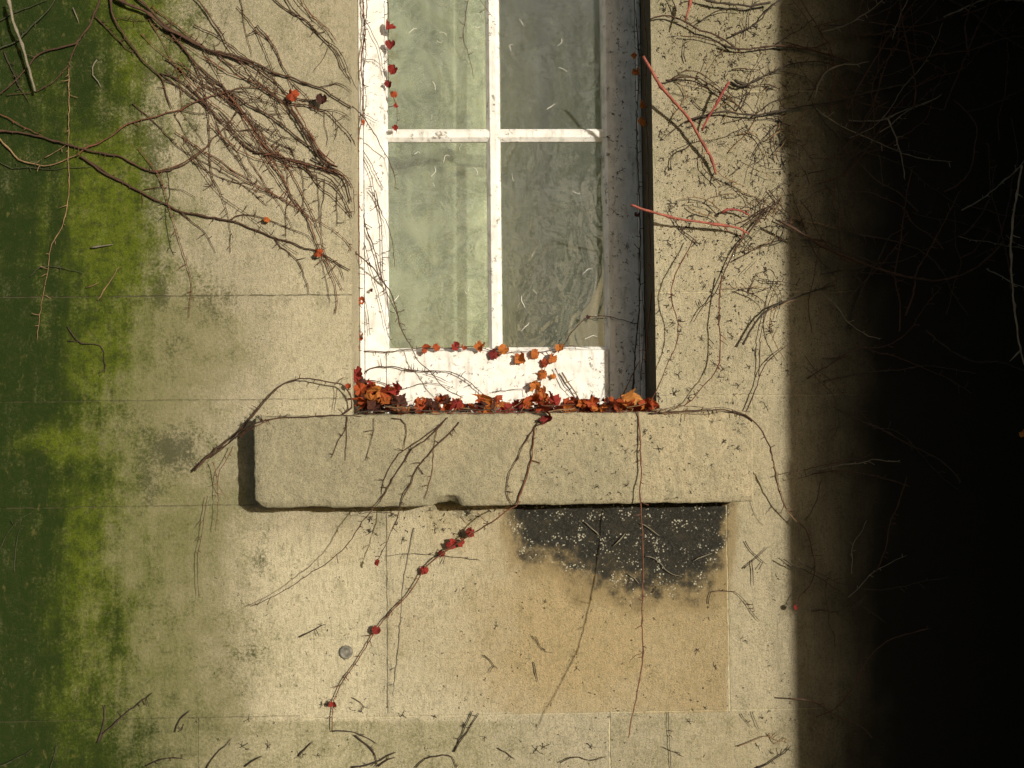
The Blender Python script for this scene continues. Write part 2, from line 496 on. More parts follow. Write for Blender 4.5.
def glass_material():
    m = Nd('old_window_glass')
    w = m.noise(9, 2, m.obj((1, 1, .55)), dist=1.2)
    w2 = m.noise(45, 2)
    nrm = m.bump(m.add(w, m.mul(w2, .06)), .22, .012)
    tr = m.new('ShaderNodeBsdfTransparent'); tr.inputs['Color'].default_value = (0.90, 0.95, 0.91, 1)
    gl = m.new('ShaderNodeBsdfGlossy'); gl.inputs['Roughness'].default_value = 0.02
    m.t.links.new(nrm, gl.inputs['Normal'])
    fr = m.new('ShaderNodeFresnel'); fr.inputs['IOR'].default_value = 1.52
    df = m.new('ShaderNodeBsdfDiffuse'); df.inputs['Color'].default_value = (0.5, 0.52, 0.48, 1)
    mx = m.new('ShaderNodeMixShader'); m.t.links.new(m.mul(fr.outputs[0], 3.0), mx.inputs[0])
    m.t.links.new(tr.outputs[0], mx.inputs[1]); m.t.links.new(gl.outputs[0], mx.inputs[2])
    # thin film of dust, thicker in streaks
    dust = m.ss(m.noise(1, 4, m.obj((26, 26, 9)), dist=1.5), .3, .8, .085, .15)
    mx2 = m.new('ShaderNodeMixShader'); m.t.links.new(dust, mx2.inputs[0])
    m.t.links.new(mx.outputs[0], mx2.inputs[1]); m.t.links.new(df.outputs[0], mx2.inputs[2])
    return m.done(mx2.outputs[0])


MAT_GLASS = glass_material()


def build_window():
    YS = 0.170
    YG = 0.192
    base = Vector(((OPX0 + OPX1) / 2, YS, SILL_TOP))
    t = empty('sash_window', base)
    tag(t, 'white painted sash window with divided panes above a stone sill', 'window')

    def put(name, mb, mat=MAT_PAINT, parent=t, smooth=False, bevel=0.0025):
        o = link(name, mb.mesh(name, mat, base, smooth), parent)
        if bevel:
            bv = o.modifiers.new('bevel', 'BEVEL'); bv.width = bevel; bv.segments = 2; bv.limit_method = 'ANGLE'
        return o
    X = lambda px: U(px, 250, YS).x
    Z = lambda py: U(495, py, YS).z
    gl, gr = X(388), X(604.5)
    gb = Z(347)
    zt = OPZ1 - 0.01
    pane_h = Z(140) - gb
    # casing boxes each side
    for (a, b) in ((OPX0 + .001, X(364)), (X(638.5), OPX1 - .001)):
        m = MB(); m.box((min(a, b), YS - .012, SILL_TOP - .004), (max(a, b), YS + .08, zt)); put('casing', m)
    # stiles with a sloped inner bead
    def stile(x_out, x_in):
        s = 1 if x_in > x_out else -1
        prof = [Vector((x_out, YS, 0)), Vector((x_in - s * .011, YS, 0)), Vector((x_in - s * .008, YS + .006, 0)), Vector((x_in, YS + .017, 0)), Vector((x_in, YS + .045, 0)), Vector((x_out, YS + .045, 0))]
        m = MB(); m.prism(prof, Vector((0, 0, SILL_TOP - .002)), Vector((0, 0, zt))); put('stile', m, bevel=.001)
    stile(X(364.6), gl); stile(X(638), gr)
    # bottom rail
    z0 = SILL_TOP - .003
    prof = [Vector((0, YS + .0015, z0)), Vector((0, YS + .045, z0)), Vector((0, YS + .045, gb)), Vector((0, YS + .017, gb)), Vector((0, YS + .008, gb - .008)), Vector((0, YS + .0015, gb - .011))]
    m = MB(); m.prism(prof, Vector((gl - .006, 0, 0)), Vector((gr + .006, 0, 0))); put('bottom_rail', m, bevel=.001)
    m = MB(); m.box((gl - .004, YS + .002, zt - .06), (gr + .004, YS + .045, zt)); put('top_rail', m)
    # muntins: narrow nose, wider back
    mxc = X(494.6); hw = 0.0185
    prof = [Vector((mxc - hw, YG + .004, 0)), Vector((mxc - hw, YG - .004, 0)), Vector((mxc - .009, YS + .006, 0)), Vector((mxc + .009, YS + .006, 0)), Vector((mxc + hw, YG - .004, 0)), Vector((mxc + hw, YG + .004, 0))]
    m = MB(); m.prism(prof, Vector((0, 0, gb - .004)), Vector((0, 0, zt - .055))); put('muntin', m, bevel=.0012)
    zc1 = Z(133.8); hz = 0.0175
    zcs = [zc1, zc1 + pane_h + 2 * hz]
    for zc in zcs:
        for (a, b) in ((gl - .004, mxc - .006), (mxc + .006, gr + .004)):
            prof = [Vector((0, YG + .0035, zc - hz)), Vector((0, YG - .005, zc - hz)), Vector((0, YS + .008, zc - .007)), Vector((0, YS + .008, zc + .008)), Vector((0, YG - .005, zc + hz)), Vector((0, YG + .0035, zc + hz))]
            m = MB(); m.prism(prof, Vector((a, 0, 0)), Vector((b, 0, 0))); put('muntin', m, bevel=.0012)
    rows = [(gb, zcs[0]), (zcs[0], zcs[1]), (zcs[1], zt - .06)]
    for (za, zb) in rows:
        for (a, b) in ((gl, mxc), (mxc, gr)):
            m = MB()
            yy = YG
            m.v = [Vector((a, yy, za)), Vector((b, yy, za)), Vector((b, yy, zb)), Vector((a, yy, zb))]
            m.f = [(0, 1, 2, 3)]
            put('glass_pane', m, MAT_GLASS, bevel=0)
    # stone sill: hewn block in front of the wall plus the tongue running under the sash
    xl, xr = U(253.5, 460, -.1).x, U(753, 460, -.1).x
    zt0 = SILL_TOP + .002
    zbm = U(500, 506, -.1).z
    nx_, nz_, ny_ = 260, 48, 18
    sb = MB()
    def disp(x, y, z):
        # rough hewn: low frequency undulation, chipped arrises
        px = (x - xl) / (xr - xl); pz = (z - zbm) / (zt0 - zbm)
        e_l = min(1, (x - xl) / .03); e_b = min(1, (z - zbm) / .022); e_t = min(1, (zt0 - z) / .02); e_r = min(1, (xr - x) / .02)
        return e_l, e_b, e_t, e_r
    from mathutils import noise as mn
    def hew(p, front):
        x, y, z = p
        e_l, e_b, e_t, e_r = disp(x, y, z)
        q = Vector((x * 14, y * 14, z * 14)); q2 = Vector((x * 55, y * 55, z * 55))
        nn = mn.noise(q); n2 = mn.noise(q2)
        dx = dz = dy = 0
        if front: dy = nn * .0035 + n2 * .0022 + mn.noise(q * 9) * .0008
        # round the left end and the lower arris irregularly
        if e_b < 1: dz += (1 - e_b) * (.001 + .0012 * max(0, nn + .2) + .0018 * n2); dy += (1 - e_b) ** 2 * .006
        if e_t < 1: dy += (1 - e_t) ** 2 * .004; dz -= (1 - e_t) * (.002 + .003 * n2)
        if e_l < 1: dx += (1 - e_l) * (.001 + .004 * max(0, nn + .2) + .0025 * n2); dy += (1 - e_l) ** 2 * .005
        if e_l < 1 and e_b < 1: dx += (1 - e_l) * (1 - e_b) * .011; dz += (1 - e_l) * (1 - e_b) * .008
        if e_r < 1: dx -= (1 - e_r) * .0012 * n2
        # broken chip in the lower edge
        cx = U(452, 500, -.1).x
        k = math.exp(-((x - cx) / (.036 if x < cx else .014)) ** 2)
        if e_b < 1 or z - zbm < .03:
            dz += k * .020 * max(0, 1 - (z - zbm) / .03) * (.8 + .6 * n2); dy += k * .028 * max(0, 1 - (z - zbm) / .026)
        cx2 = U(312, 500, -.1).x
        k = math.exp(-((x - cx2) / .03) ** 2)
        dz += k * .003 * max(0, 1 - (z - zbm) / .02)
        return Vector((x + dx, y + dy, z + dz))
    yb = -0.001
    yf = -0.1
    gridf = {}
    def sheet(fn, na, nb, front):
        b0 = len(sb.v)
        for i in range(na + 1):
            for j in range(nb + 1):
                sb.v.append(hew(fn(i / na, j / nb), front))
        for i in range(na):
            for j in range(nb):
                a = b0 + i * (nb + 1) + j
                sb.f.append((a, a + nb + 1, a + nb + 2, a + 1))
    sheet(lambda a, b: (xl + a * (xr - xl), yf, zbm + b * (zt0 - zbm)), nx_, nz_, True)
    sheet(lambda a, b: (xl + a * (xr - xl), yf + b * (yb - yf), zt0), nx_, ny_, True)
    sheet(lambda a, b: (xl + a * (xr - xl), yf + b * (yb - yf), zbm), nx_, ny_, True)
    sheet(lambda a, b: (xl, yf + a * (yb - yf), zbm + b * (zt0 - zbm)), ny_, nz_, True)
    sheet(lambda a, b: (xr, yf + a * (yb - yf), zbm + b * (zt0 - zbm)), ny_, nz_, True)
    o = put('sill', sb, MAT_SILL, smooth=True, bevel=0)
    # merge seams
    import bmesh
    bm = bmesh.new(); bm.from_mesh(o.data); bmesh.ops.remove_doubles(bm, verts=bm.verts, dist=.0004)
    bmesh.ops.recalc_face_normals(bm, faces=bm.faces); bm.to_mesh(o.data); bm.free()
    tg = MB(); tg.box((OPX0 + .002, -0.003, SILL_TOP - .05), (OPX1 - .002, YS + .06, SILL_TOP + .0045))
    # set a touch above the block so nothing lies in one plane
    put('sill_tongue', tg, MAT_SILL, parent=o, smooth=False, bevel=.002)
    return t


window = build_window()


# ------------------------------------------------------------------ curtains
def build_curtains():
    m = Nd('sheer_curtain_cloth')
    w = m.noise(6, 2, m.obj((1.1, .3, .9)), dist=2.2)
    w2 = m.noise(9, 2, m.obj((.8, .3, 1.4), (3, 0, 1)), dist=3.0)
    light_ripple = m.ss(m.math('ABSOLUTE', m.sub(w2, .5)), .07, .0)
    col = m.mix(m.ss(w, .35, .68), (0.36, 0.38, 0.235), (0.80, 0.80, 0.55))  # light swirls cast by wavy glass, painted into the cloth colour
    plain = m.attr('plain')
    col = m.mix(m.mul(light_ripple, .6), col, (0.9, 0.9, 0.72))
    col = m.mix(plain, col, (0.66, 0.70, 0.50))
    nrm = m.bump(m.add(w, m.mul(w2, .6)), .5, .02)
    d = m.new('ShaderNodeBsdfDiffuse'); m.t.links.new(col, d.inputs['Color']); m.t.links.new(nrm, d.inputs['Normal'])
    tl = m.new('ShaderNodeBsdfTranslucent'); m.t.links.new(col, tl.inputs['Color'])
    mx = m.new('ShaderNodeMixShader'); mx.inputs[0].default_value = .15
    m.t.links.new(d.outputs[0], mx.inputs[1]); m.t.links.new(tl.outputs[0], mx.inputs[2])
    at = m.attr('cover')
    tr = m.new('ShaderNodeBsdfTransparent')
    mx2 = m.new('ShaderNodeMixShader'); m.t.links.new(at, mx2.inputs[0])
    m.t.links.new(tr.outputs[0], mx2.inputs[1]); m.t.links.new(mx.outputs[0], mx2.inputs[2])
    mat = m.done(mx2.outputs[0])

    def layer(x0, x1, y0, ph, amp, cover, name, parent=None, plain=0.0):
        nx, nz = 160, 40
        v = []; f = []
        for j in range(nz + 1):
            z = 1.2 + j / nz * 2.0
            for i in range(nx + 1):
                x = x0 + (x1 - x0) * i / nx
                y = y0 + amp * math.sin(x * 26 + ph + .5 * math.sin(z * 1.4)) + amp * .3 * math.sin(x * 63 + ph * 2 + z)
                v.append((x, y, z))
        for j in range(nz):
            for i in range(nx):
                a = j * (nx + 1) + i
                f.append((a, a + 1, a + nx + 2, a + nx + 1))
        me = bpy.data.meshes.new(name); me.from_pydata(v, [], f); me.materials.append(mat)
        at_ = me.attributes.new('cover', 'FLOAT', 'POINT')
        at_.data.foreach_set('value', np.full(len(v), cover, dtype=np.float32))
        at_ = me.attributes.new('plain', 'FLOAT', 'POINT')
        at_.data.foreach_set('value', np.full(len(v), plain, dtype=np.float32))
        me.polygons.foreach_set('use_smooth', [True] * len(me.polygons))
        return link(name, me, parent)
    xm = U(493, 200, .44).x
    c = layer(-1.0, xm + .01, .50, 0.0, .034, 1.0, 'curtain')
    tag(c, 'pale green net curtain catching the sun behind the left panes', 'curtain')
    for (y, ph, cv) in ((.33, .8, .30), (.385, 2.2, .36), (.44, 3.9, .45)):
        layer(-1.0, xm + .01 + .004 * ph, y, ph, .022, cv, 'shadow_softener', c)  # sheer layers added to soften the glazing bar shadows
    c = layer(xm - .06, 1.0, .62, 1.3, .020, 1.0, 'curtain', None, .8)
    tag(c, 'pale green curtain in shadow behind the right panes', 'curtain')


build_curtains()

# ------------------------------------------------------------------ vine materials
def bark(name, a, b, c=None, rough=.8):
    m = Nd(name)
    n = m.noise(60, 3); f = m.noise(500, 2)
    oi = m.new('ShaderNodeObjectInfo')
    col = m.mix(m.ss(n, .35, .65), a, b)
    if c: col = m.mix(m.ss(f, .55, .7, 0, .6), col, c)
    col = m.mix(m.mul(oi.outputs['Random'], .35), col, tuple(x * .55 for x in a))
    return m.done(m.principled(col, rough, m.bump(f, .4, .0008), .25))


BROWN = bark('vine_bark', (0.085, 0.045, 0.027), (0.055, 0.03, 0.02), (0.14, 0.085, 0.055))
REDBR = bark('reddish_vine_bark', (0.155, 0.06, 0.033), (0.095, 0.042, 0.025), (0.22, 0.115, 0.07))
DARK = bark('dark_vine_bark', (0.06, 0.042, 0.03), (0.04, 0.03, 0.022), (0.1, 0.08, 0.055))
TAN = bark('dry_tan_stalk', (0.26, 0.17, 0.085), (0.17, 0.105, 0.055), (0.33, 0.24, 0.14))
PALE = bark('bleached_grey_stalk', (0.22, 0.19, 0.14), (0.15, 0.13, 0.095), (0.3, 0.27, 0.2))
GREEN = bark('mossy_twig', (0.05, 0.055, 0.025), (0.03, 0.03, 0.015), (0.16, 0.16, 0.11))
SALMON = bark('salmon_red_stem', (0.36, 0.10, 0.068), (0.20, 0.05, 0.036), (0.45, 0.19, 0.12), .65)
CRIM = bark('dull_red_stem', (0.36, 0.075, 0.06), (0.26, 0.05, 0.045), (0.42, 0.13, 0.09), .55)
MATS = dict(B=BROWN, R=REDBR, D=DARK, T=TAN, P=PALE, G=GREEN, S=SALMON, C=CRIM)

# leaves
def leaf_mat(name, a, b, edge):
    m = Nd(name)
    n = m.noise(35, 4); f = m.noise(160, 3)
    oi = m.new('ShaderNodeObjectInfo')
    col = m.mix(m.ss(m.add(n, m.mul(m.sub(oi.outputs['Random'], .5), .4)), .3, .7), a, b)
    col = m.mix(m.ss(f, .56, .72, 0, .7), col, edge)
    nrm = m.bump(m.add(n, m.mul(f, .5)), .6, .003)
    p = m.principled(col, .6, nrm, .3)
    tl = m.new('ShaderNodeBsdfTranslucent'); m.t.links.new(col, tl.inputs['Color'])
    mx = m.new('ShaderNodeMixShader'); mx.inputs[0].default_value = .28
    m.t.links.new(p, mx.inputs[1]); m.t.links.new(tl.outputs[0], mx.inputs[2])
    return m.done(mx.outputs[0])


LM = dict(orange=leaf_mat('orange_leaf', (0.44, 0.12, 0.025), (0.50, 0.17, 0.035), (0.2, 0.04, 0.015)),
          rust=leaf_mat('rust_leaf', (0.42, 0.085, 0.02), (0.36, 0.06, 0.02), (0.16, 0.03, 0.012)),
          crimson=leaf_mat('crimson_leaf', (0.30, 0.03, 0.022), (0.19, 0.022, 0.018), (0.09, 0.012, 0.012)),
          amber=leaf_mat('amber_leaf', (0.55, 0.24, 0.06), (0.50, 0.17, 0.035), (0.3, 0.1, 0.03)),
          brown=leaf_mat('brown_leaf', (0.10, 0.032, 0.018), (0.065, 0.024, 0.018), (0.03, 0.014, 0.01)))


def leaf_mesh(name, seed, mat, curl, base=.6, crum=1.0):
    rnd = random.Random(seed)
    Mθ = 40; rings = 5
    lob = [(0.0, 1.0, .42), (1.15, .88, .42), (-1.15, .88, .42), (2.2, .68, .45), (-2.2, .68, .45)]
    lob = [(a + rnd.uniform(-.1, .1), r * rnd.uniform(.88, 1.1), w) for a, r, w in lob]
    v = [Vector((0, 0, 0))]; f = []
    ph = rnd.uniform(0, 6)
    for k in range(1, rings + 1):
        s = k / rings
        for i in range(Mθ):
            th = 2 * math.pi * i / Mθ
            r = base
            for a, rr, w in lob:
                d = (th - a + math.pi) % (2 * math.pi) - math.pi
                r = max(r, rr * math.exp(-(abs(d) / w) ** 1.25 * .75))
            if abs(abs(th - math.pi)) < .25: r *= .55
            r *= 1 + .05 * math.sin(th * 13 + ph) * s
            rad = r * (s ** .9) * .5
            x = math.sin(th) * rad; z = math.cos(th) * rad
            y = curl * (.9 * x * x * 2 + .7 * z * z) + .12 * abs(x) * curl + crum * (.06 * s * math.sin(3 * th + ph) + .045 * s * math.sin(5 * th + 2 * ph) + rnd.uniform(-.02, .02) * s)
            v.append(Vector((x, y, z)))
    for i in range(Mθ):
        f.append((0, 1 + i, 1 + (i + 1) % Mθ))
    for k in range(rings - 1):
        for i in range(Mθ):
            a = 1 + k * Mθ + i; b = 1 + k * Mθ + (i + 1) % Mθ
            f.append((a, a + Mθ, b + Mθ, b))
    me = bpy.data.meshes.new(name)
    me.from_pydata([tuple(p) for p in v], [], f)
    me.materials.append(mat)
    me.polygons.foreach_set('use_smooth', [True] * len(me.polygons))
    return me


LEAFS = {c: [leaf_mesh('leaf', 500 + 10 * i + k, LM[c], cu, .78, 1.2) for k, cu in enumerate((-.6, .5, -1.2))] for i, c in enumerate(LM)}
LEAF = {c: [leaf_mesh('leaf', 10 * i + k, LM[c], cu, .6, 1.7) for k, cu in enumerate((-.9, .8, -1.6, 1.4, -2.2))] for i, c in enumerate(LM)}


# ------------------------------------------------------------------ stems
def smooth_path(pts, step=0.011):
    n = len(pts)
    out = []
    for i in range(n - 1):
        p0 = pts[max(0, i - 1)]; p1 = pts[i]; p2 = pts[i + 1]; p3 = pts[min(n - 1, i + 2)]
        k = max(1, int((p2 - p1).length / step))
        for j in range(k):
            t = j / k
            out.append(0.5 * ((2 * p1) + (p2 - p0) * t + (2 * p0 - 5 * p1 + 4 * p2 - p3) * t * t + (3 * p1 - p0 - 3 * p2 + p3) * t ** 3))
    out.append(pts[-1].copy())
    return out


def stem_pts(pts, depth):
    """pts: photo pixels; depth: metres in front of the wall face (number, (start,end) or one per point)"""
    n = len(pts)
    if not hasattr(depth, '__len__'): ds = [depth] * n
    elif len(depth) == 2: ds = [depth[0] + (depth[1] - depth[0]) * i / (n - 1) for i in range(n)]
    else: ds = list(np.interp(np.linspace(0, 1, n), np.linspace(0, 1, len(depth)), depth))
    return [U(p[0], p[1], -d) for p, d in zip(pts, ds)]


DSC = 1.0
WSC = 1.0


def stem_mb(pts, w, depth, rnd, stubs=1.0, w_end=None, wob=1.0, knots=True):
    P = smooth_path(stem_pts(pts, (tuple(d * DSC for d in depth) if hasattr(depth, '__len__') else depth * DSC)))
    n = len(P)
    w *= .78 * WSC
    w0 = w * PX * .5
    w1 = (w_end * .78 * WSC if w_end is not None else w * .55) * PX * .5
    ph = rnd.uniform(0, 9)
    rad = []
    for i in range(n):
        t = i / max(1, n - 1)
        r = w0 + (w1 - w0) * t
        if knots and rnd.random() < .13: r *= rnd.uniform(1.3, 1.75)
        rad.append(max(r * rnd.uniform(.9, 1.1), .0007))
        P[i] = P[i] + Vector((rnd.uniform(-1, 1), rnd.uniform(-.6, .6), rnd.uniform(-1, 1))) * .0013 * wob
    rad[-1] *= .6
    mb = MB()
    mb.tube(P, rad, 7 if w > 2 else 5)
    # bud stubs and short side spurs
    i = 2
    while i < n - 1:
        if stubs and rnd.random() < .27 * stubs:
            t = (P[min(n - 1, i + 1)] - P[i - 1]).normalized()
            side = Vector((t.z, 0, -t.x)) * rnd.choice((-1, 1))
            d = (side * rnd.uniform(.5, 1.2) + t * rnd.uniform(-.2, .9) + Vector((0, -rnd.uniform(0, .9), 0))).normalized()
            L = rnd.choice((.006, .008, .010, .013, .02))
            q = [P[i], P[i] + d * L * .5 + Vector((0, 0, rnd.uniform(-.001, .001))), P[i] + d * L + Vector((rnd.uniform(-.003, .003), 0, rnd.uniform(-.003, .003)))]
            mb.tube(q, [rad[i] * .7 + .0003, .0009, .0011 if rnd.random() < .5 else .0006], 5)
        i += 1
    return mb


def leaf_obj(parent, origin, px, py, depth, size_px, color, rnd, name='leaf', flat=False, face=None):
    me = rnd.choice((LEAFS if (size_px < 12.5 and name == 'leaf') else LEAF)[color])
    p = U(px, py, -depth)
    s = size_px * PX * 1.38
    rot = face if face else Euler((rnd.uniform(-.5, .5), math.pi + rnd.uniform(-.8, .8), rnd.uniform(-.7, .7)))
    return link(name, me, parent, p - origin if parent else p, rot, s)


VINE_GROUP = 'bare creeper stems on the wall'


def vine(label, stems, leaves=(), name='creeper_vine', cat='vine', group=None, seed=None):
    """stems: (mat, width px, depth, [points], opts...)"""
    rnd = random.Random(seed if seed is not None else hash(label) % 1 + len(label) * 31 + int(stems[0][3][0][0] * 7))
    first = stems[0]
    org = stem_pts(first[3], first[2])[0]
    if len(stems) == 1 and not leaves:
        mt, w, d, pts = first[:4]
        opt = first[4] if len(first) > 4 else {}
        o = link(name, stem_mb(pts, w, d, rnd, **opt).mesh(name, MATS[mt], org), None, org)
        return tag(o, label, cat, group)
    t = empty(name, org)
    tag(t, label, cat, group)
    for i, s in enumerate(stems):
        mt, w, d, pts = s[:4]
        opt = s[4] if len(s) > 4 else {}
        nm = 'stem' if i == 0 else 'side_shoot'
        link(nm, stem_mb(pts, w, d, rnd, **opt).mesh(nm, MATS[mt], org), t)
    for (px, py, d, size, color) in leaves:
        leaf_obj(t, org, px, py, d, size, color, rnd)
    return t


NO = dict(stubs=0)
A = .012
DSC = 0.5
WSC = .86
# --- the tangle sweeping from the top left corner to the window
vine('thickest brown creeper branch sweeping from the top edge down to the window jamb',
     [('B', 4.4, (.03, .012), [(110, -6), (128, 4), (145, 11), (158, 22), (168, 30), (182, 36), (200, 46), (210, 50), (225, 53), (240, 57), (255, 63), (275, 73), (290, 77), (305, 83), (322, 88), (335, 97), (353, 108)], dict(w_end=2)),
      ('B', 1.3, A, [(320, 87), (332, 84), (341, 84), (352, 92)]),
      ('B', 1.2, A, [(262, 67), (272, 78), (282, 88), (292, 98), (305, 99), (330, 101)])], [])
vine('brown creeper branch beside the thickest one, ending in two dark red leaves',
     [('B', 4.0, (.02, .016), [(133, -6), (150, 9), (165, 25), (180, 34), (195, 42), (206, 49), (220, 54), (235, 58), (250, 64), (262, 72), (275, 82), (288, 94), (300, 99), (318, 100)], dict(w_end=1.3)),
      ('R', 1.3, .014, [(236, 60), (252, 70), (266, 80), (280, 92)])],
     [(292, 94, .028, 12, 'rust'), (322, 99, .024, 10, 'brown')])
vine('creeper branch leaving the thick bundle and slanting steeply down across the pale stone',
     [('B', 3.0, .014, [(163, 24), (173, 36), (183, 48), (193, 60), (203, 70), (212, 78), (222, 85), (226, 91), (232, 98), (240, 107), (250, 122), (258, 135), (266, 146), (280, 157), (300, 161), (320, 168), (334, 173)]),
      ('R', 2.0, .02, [(226, 92), (236, 104), (244, 116), (251, 128), (260, 141), (270, 152)]),
      ('B', 1.6, .016, [(204, 50), (211, 62), (217, 73), (222, 84), (226, 91)])])
vine('dark creeper branch dropping from the top edge through the green stain',
     [('B', 3.0, (.022, A), [(110, -5), (112, 12), (116, 22), (125, 36), (135, 50), (145, 63), (158, 74), (163, 82), (166, 94), (172, 108)]),
      ('B', 2.0, A, [(95, 16), (105, 26), (117, 38), (126, 48), (135, 52)]),
      ('B', 1.3, .015, [(113, 20), (122, 18), (135, 20), (151, 20)]),
      ('B', 2.0, A, [(160, 74), (172, 76), (183, 83), (195, 93), (202, 100), (209, 108), (217, 118), (226, 126), (232, 133), (245, 145), (256, 152)]),
      ('B', 1.8, A, [(163, 80), (172, 83), (182, 88), (192, 97), (200, 102), (212, 110), (222, 120), (231, 129), (240, 140), (252, 151), (265, 154)])])
vine('mossy brown creeper branch curving down to the left edge below the grey stick',
     [('B', 3.0, .014, [(103, -5), (94, 14), (90, 25), (82, 36), (76, 43), (62, 47), (46, 51), (35, 57), (27, 68), (14, 82), (-4, 97)]),
      ('B', 1.8, A, [(80, 38), (73, 52), (69, 64), (60, 75), (52, 83), (43, 88), (33, 92), (5, 95)])])
vine('long reddish creeper stem arching over the green stain, above the lowest loop',
     [('R', 2.2, .014, [(76, 156), (88, 146), (96, 145), (108, 138), (118, 131), (128, 124), (140, 120), (155, 117), (170, 112), (180, 110), (192, 103), (200, 100), (212, 96), (226, 92), (240, 88), (255, 87), (265, 89), (278, 98), (289, 112)]),
      ('B', 1.4, A, [(180, 110), (195, 113), (208, 114)]),
      ('B', 1.2, A, [(223, 94), (240, 91), (255, 94), (263, 102), (270, 113)]),
      ('B', 1.0, .008, [(174, 113), (182, 128), (190, 143), (200, 153), (210, 162)]),
      ('B', .9, .008, [(182, 112), (195, 130), (205, 145)])])
vine('long creeper stem from the left edge sagging into a loop and rising again',
     [('B', 3.0, (.016, .014), [(-5, 130), (12, 132), (25, 133), (45, 138), (65, 144), (88, 150), (105, 154), (120, 156), (132, 163), (150, 171), (165, 171), (180, 166), (195, 157), (206, 147), (212, 140), (222, 130), (232, 119), (238, 108)]),
      ('R', 2.0, .016, [(-4, 112), (8, 118), (18, 124), (38, 134), (45, 138)]),
      ('R', 1.5, .016, [(150, 172), (166, 169), (182, 163), (197, 153), (206, 146)]),
      ('R', 1.5, .012, [(205, 152), (213, 156), (222, 162), (232, 170), (243, 176), (256, 184), (268, 191), (275, 195), (285, 201), (298, 208), (310, 216), (322, 223), (333, 230), (345, 240), (354, 250)]),
      ('B', 1.2, .01, [(193, 162), (205, 169), (215, 175), (228, 180), (240, 184), (252, 189), (265, 193), (278, 200)])])
vine('tan creeper stem bending up from the left edge beneath the sagging loop',
     [('T', 2.6, .014, [(-4, 136), (8, 147), (18, 159), (30, 163), (45, 166), (57, 163), (67, 159), (80, 154)]),
      ('G', 1.6, .008, [(-4, 160), (12, 168), (30, 167), (50, 170), (62, 168), (92, 167)]),  # thin dark shadow line, built as a strand
      ('T', 1.3, .01, [(45, 158), (55, 152), (66, 145)])])
vine('lowest long creeper branch running down right to a single red leaf',
     [('B', 3.4, .014, [(80, 156), (90, 163), (103, 173), (118, 180), (135, 189), (150, 197), (165, 204), (178, 211), (190, 213), (203, 216), (220, 219), (235, 222), (250, 228), (265, 234), (275, 238), (290, 242), (305, 248), (316, 251), (325, 255), (335, 262), (350, 270)], dict(w_end=1.6)),
      ('B', 2.0, .012, [(88, 161), (100, 168), (112, 176), (124, 181)]),
      ('B', 1.5, A, [(180, 211), (187, 218), (197, 225), (203, 230), (209, 238), (215, 253)]),
      ('B', 1.6, A, [(230, 221), (235, 216), (243, 214), (255, 216), (268, 219), (280, 225), (295, 230), (308, 236), (313, 243)]),
      ('B', 1.6, A, [(275, 238), (281, 247), (290, 253), (300, 264), (304, 276), (307, 283), (309, 295)]),
      ('B', 1.0, A, [(143, 190), (155, 187), (168, 188), (183, 190), (196, 198)]),
      ('B', .9, .008, [(141, 193), (143, 200), (142, 208)]),
      ('B', 1.1, A, [(322, 254), (332, 262), (340, 268), (344, 281)])],
     [(318, 252, .02, 9, 'rust'), (267, 219, .016, 6, 'orange')])
vine('thin pale creeper stem hanging straight down through the green stain',
     [('T', 1.5, .012, [(69, 62), (69, 90), (69, 120), (68, 150), (69, 175), (69, 190), (66, 210), (62, 228), (54, 240), (50, 250), (49, 265), (44, 290), (40, 315), (37, 340)])])
vine('slim creeper stem from the top edge crossing the thick bundle',
     [('B', 2.2, .018, [(192, -5), (203, 6), (212, 20), (222, 35), (228, 47), (235, 54), (245, 66), (255, 79), (268, 90), (283, 100)]),
      ('B', .9, .008, [(205, 40), (216, 46), (222, 38)])])
vine('single thin kinked stem hanging from the top edge over pale stone',
     [('B', 1.3, .010, [(240, -5), (243, 12), (245, 30), (250, 46), (252, 56)])])
vine('bunch of thin stems slanting from the top edge to the window jamb',
     [('B', 2.1, .012, [(270, -5), (282, 6), (295, 14), (308, 22), (318, 33), (328, 43), (337, 55), (343, 70), (351, 79)]),
      ('B', 1.9, .018, [(285, -5), (293, 8), (303, 19), (315, 30), (328, 42), (338, 49), (345, 62), (352, 80), (357, 90)]),
      ('R', 1.4, .022, [(293, -5), (304, 8), (314, 18), (324, 27), (332, 34), (337, 42)]),
      ('R', 1.3, .018, [(301, -5), (308, 10), (320, 22), (328, 29), (335, 40)]),
      ('B', .8, .008, [(328, 48), (321, 62), (313, 72)])])
vine('creeper stem curling over towards the window jamb below the two dark red leaves',
     [('B', 2.4, .018, [(219, 55), (235, 70), (248, 80), (262, 88), (275, 97), (287, 103), (300, 104), (315, 107), (328, 112), (340, 124), (350, 135), (355, 146)]),
      ('B', 1.4, .014, [(318, 109), (330, 110), (342, 112), (350, 118)]),
      ('B', .9, .008, [(324, 112), (325, 125), (328, 138), (326, 146)]),
      ('B', .8, .008, [(333, 116), (337, 128), (335, 140)])])
vine('thick knotted creeper bundle dropping to the dark clump beside the jamb',
     [('B', 2.6, .022, [(284, 98), (296, 115), (304, 128), (312, 140), (318, 151), (325, 160), (337, 167)], dict(w_end=3)),
      ('R', 1.8, .03, [(294, 104), (302, 119), (309, 132), (316, 144), (323, 154), (334, 163)], dict(w_end=2)),
      ('B', 2.2, .026, [(289, 108), (299, 124), (307, 137), (315, 152), (326, 165)], dict(w_end=2)),
      ('R', 2.6, .03, [(318, 150), (324, 157), (331, 164), (338, 166)], dict(stubs=4)),
      ('D', 3.0, .02, [(312, 158), (320, 162), (328, 166), (335, 169)], dict(stubs=4))])
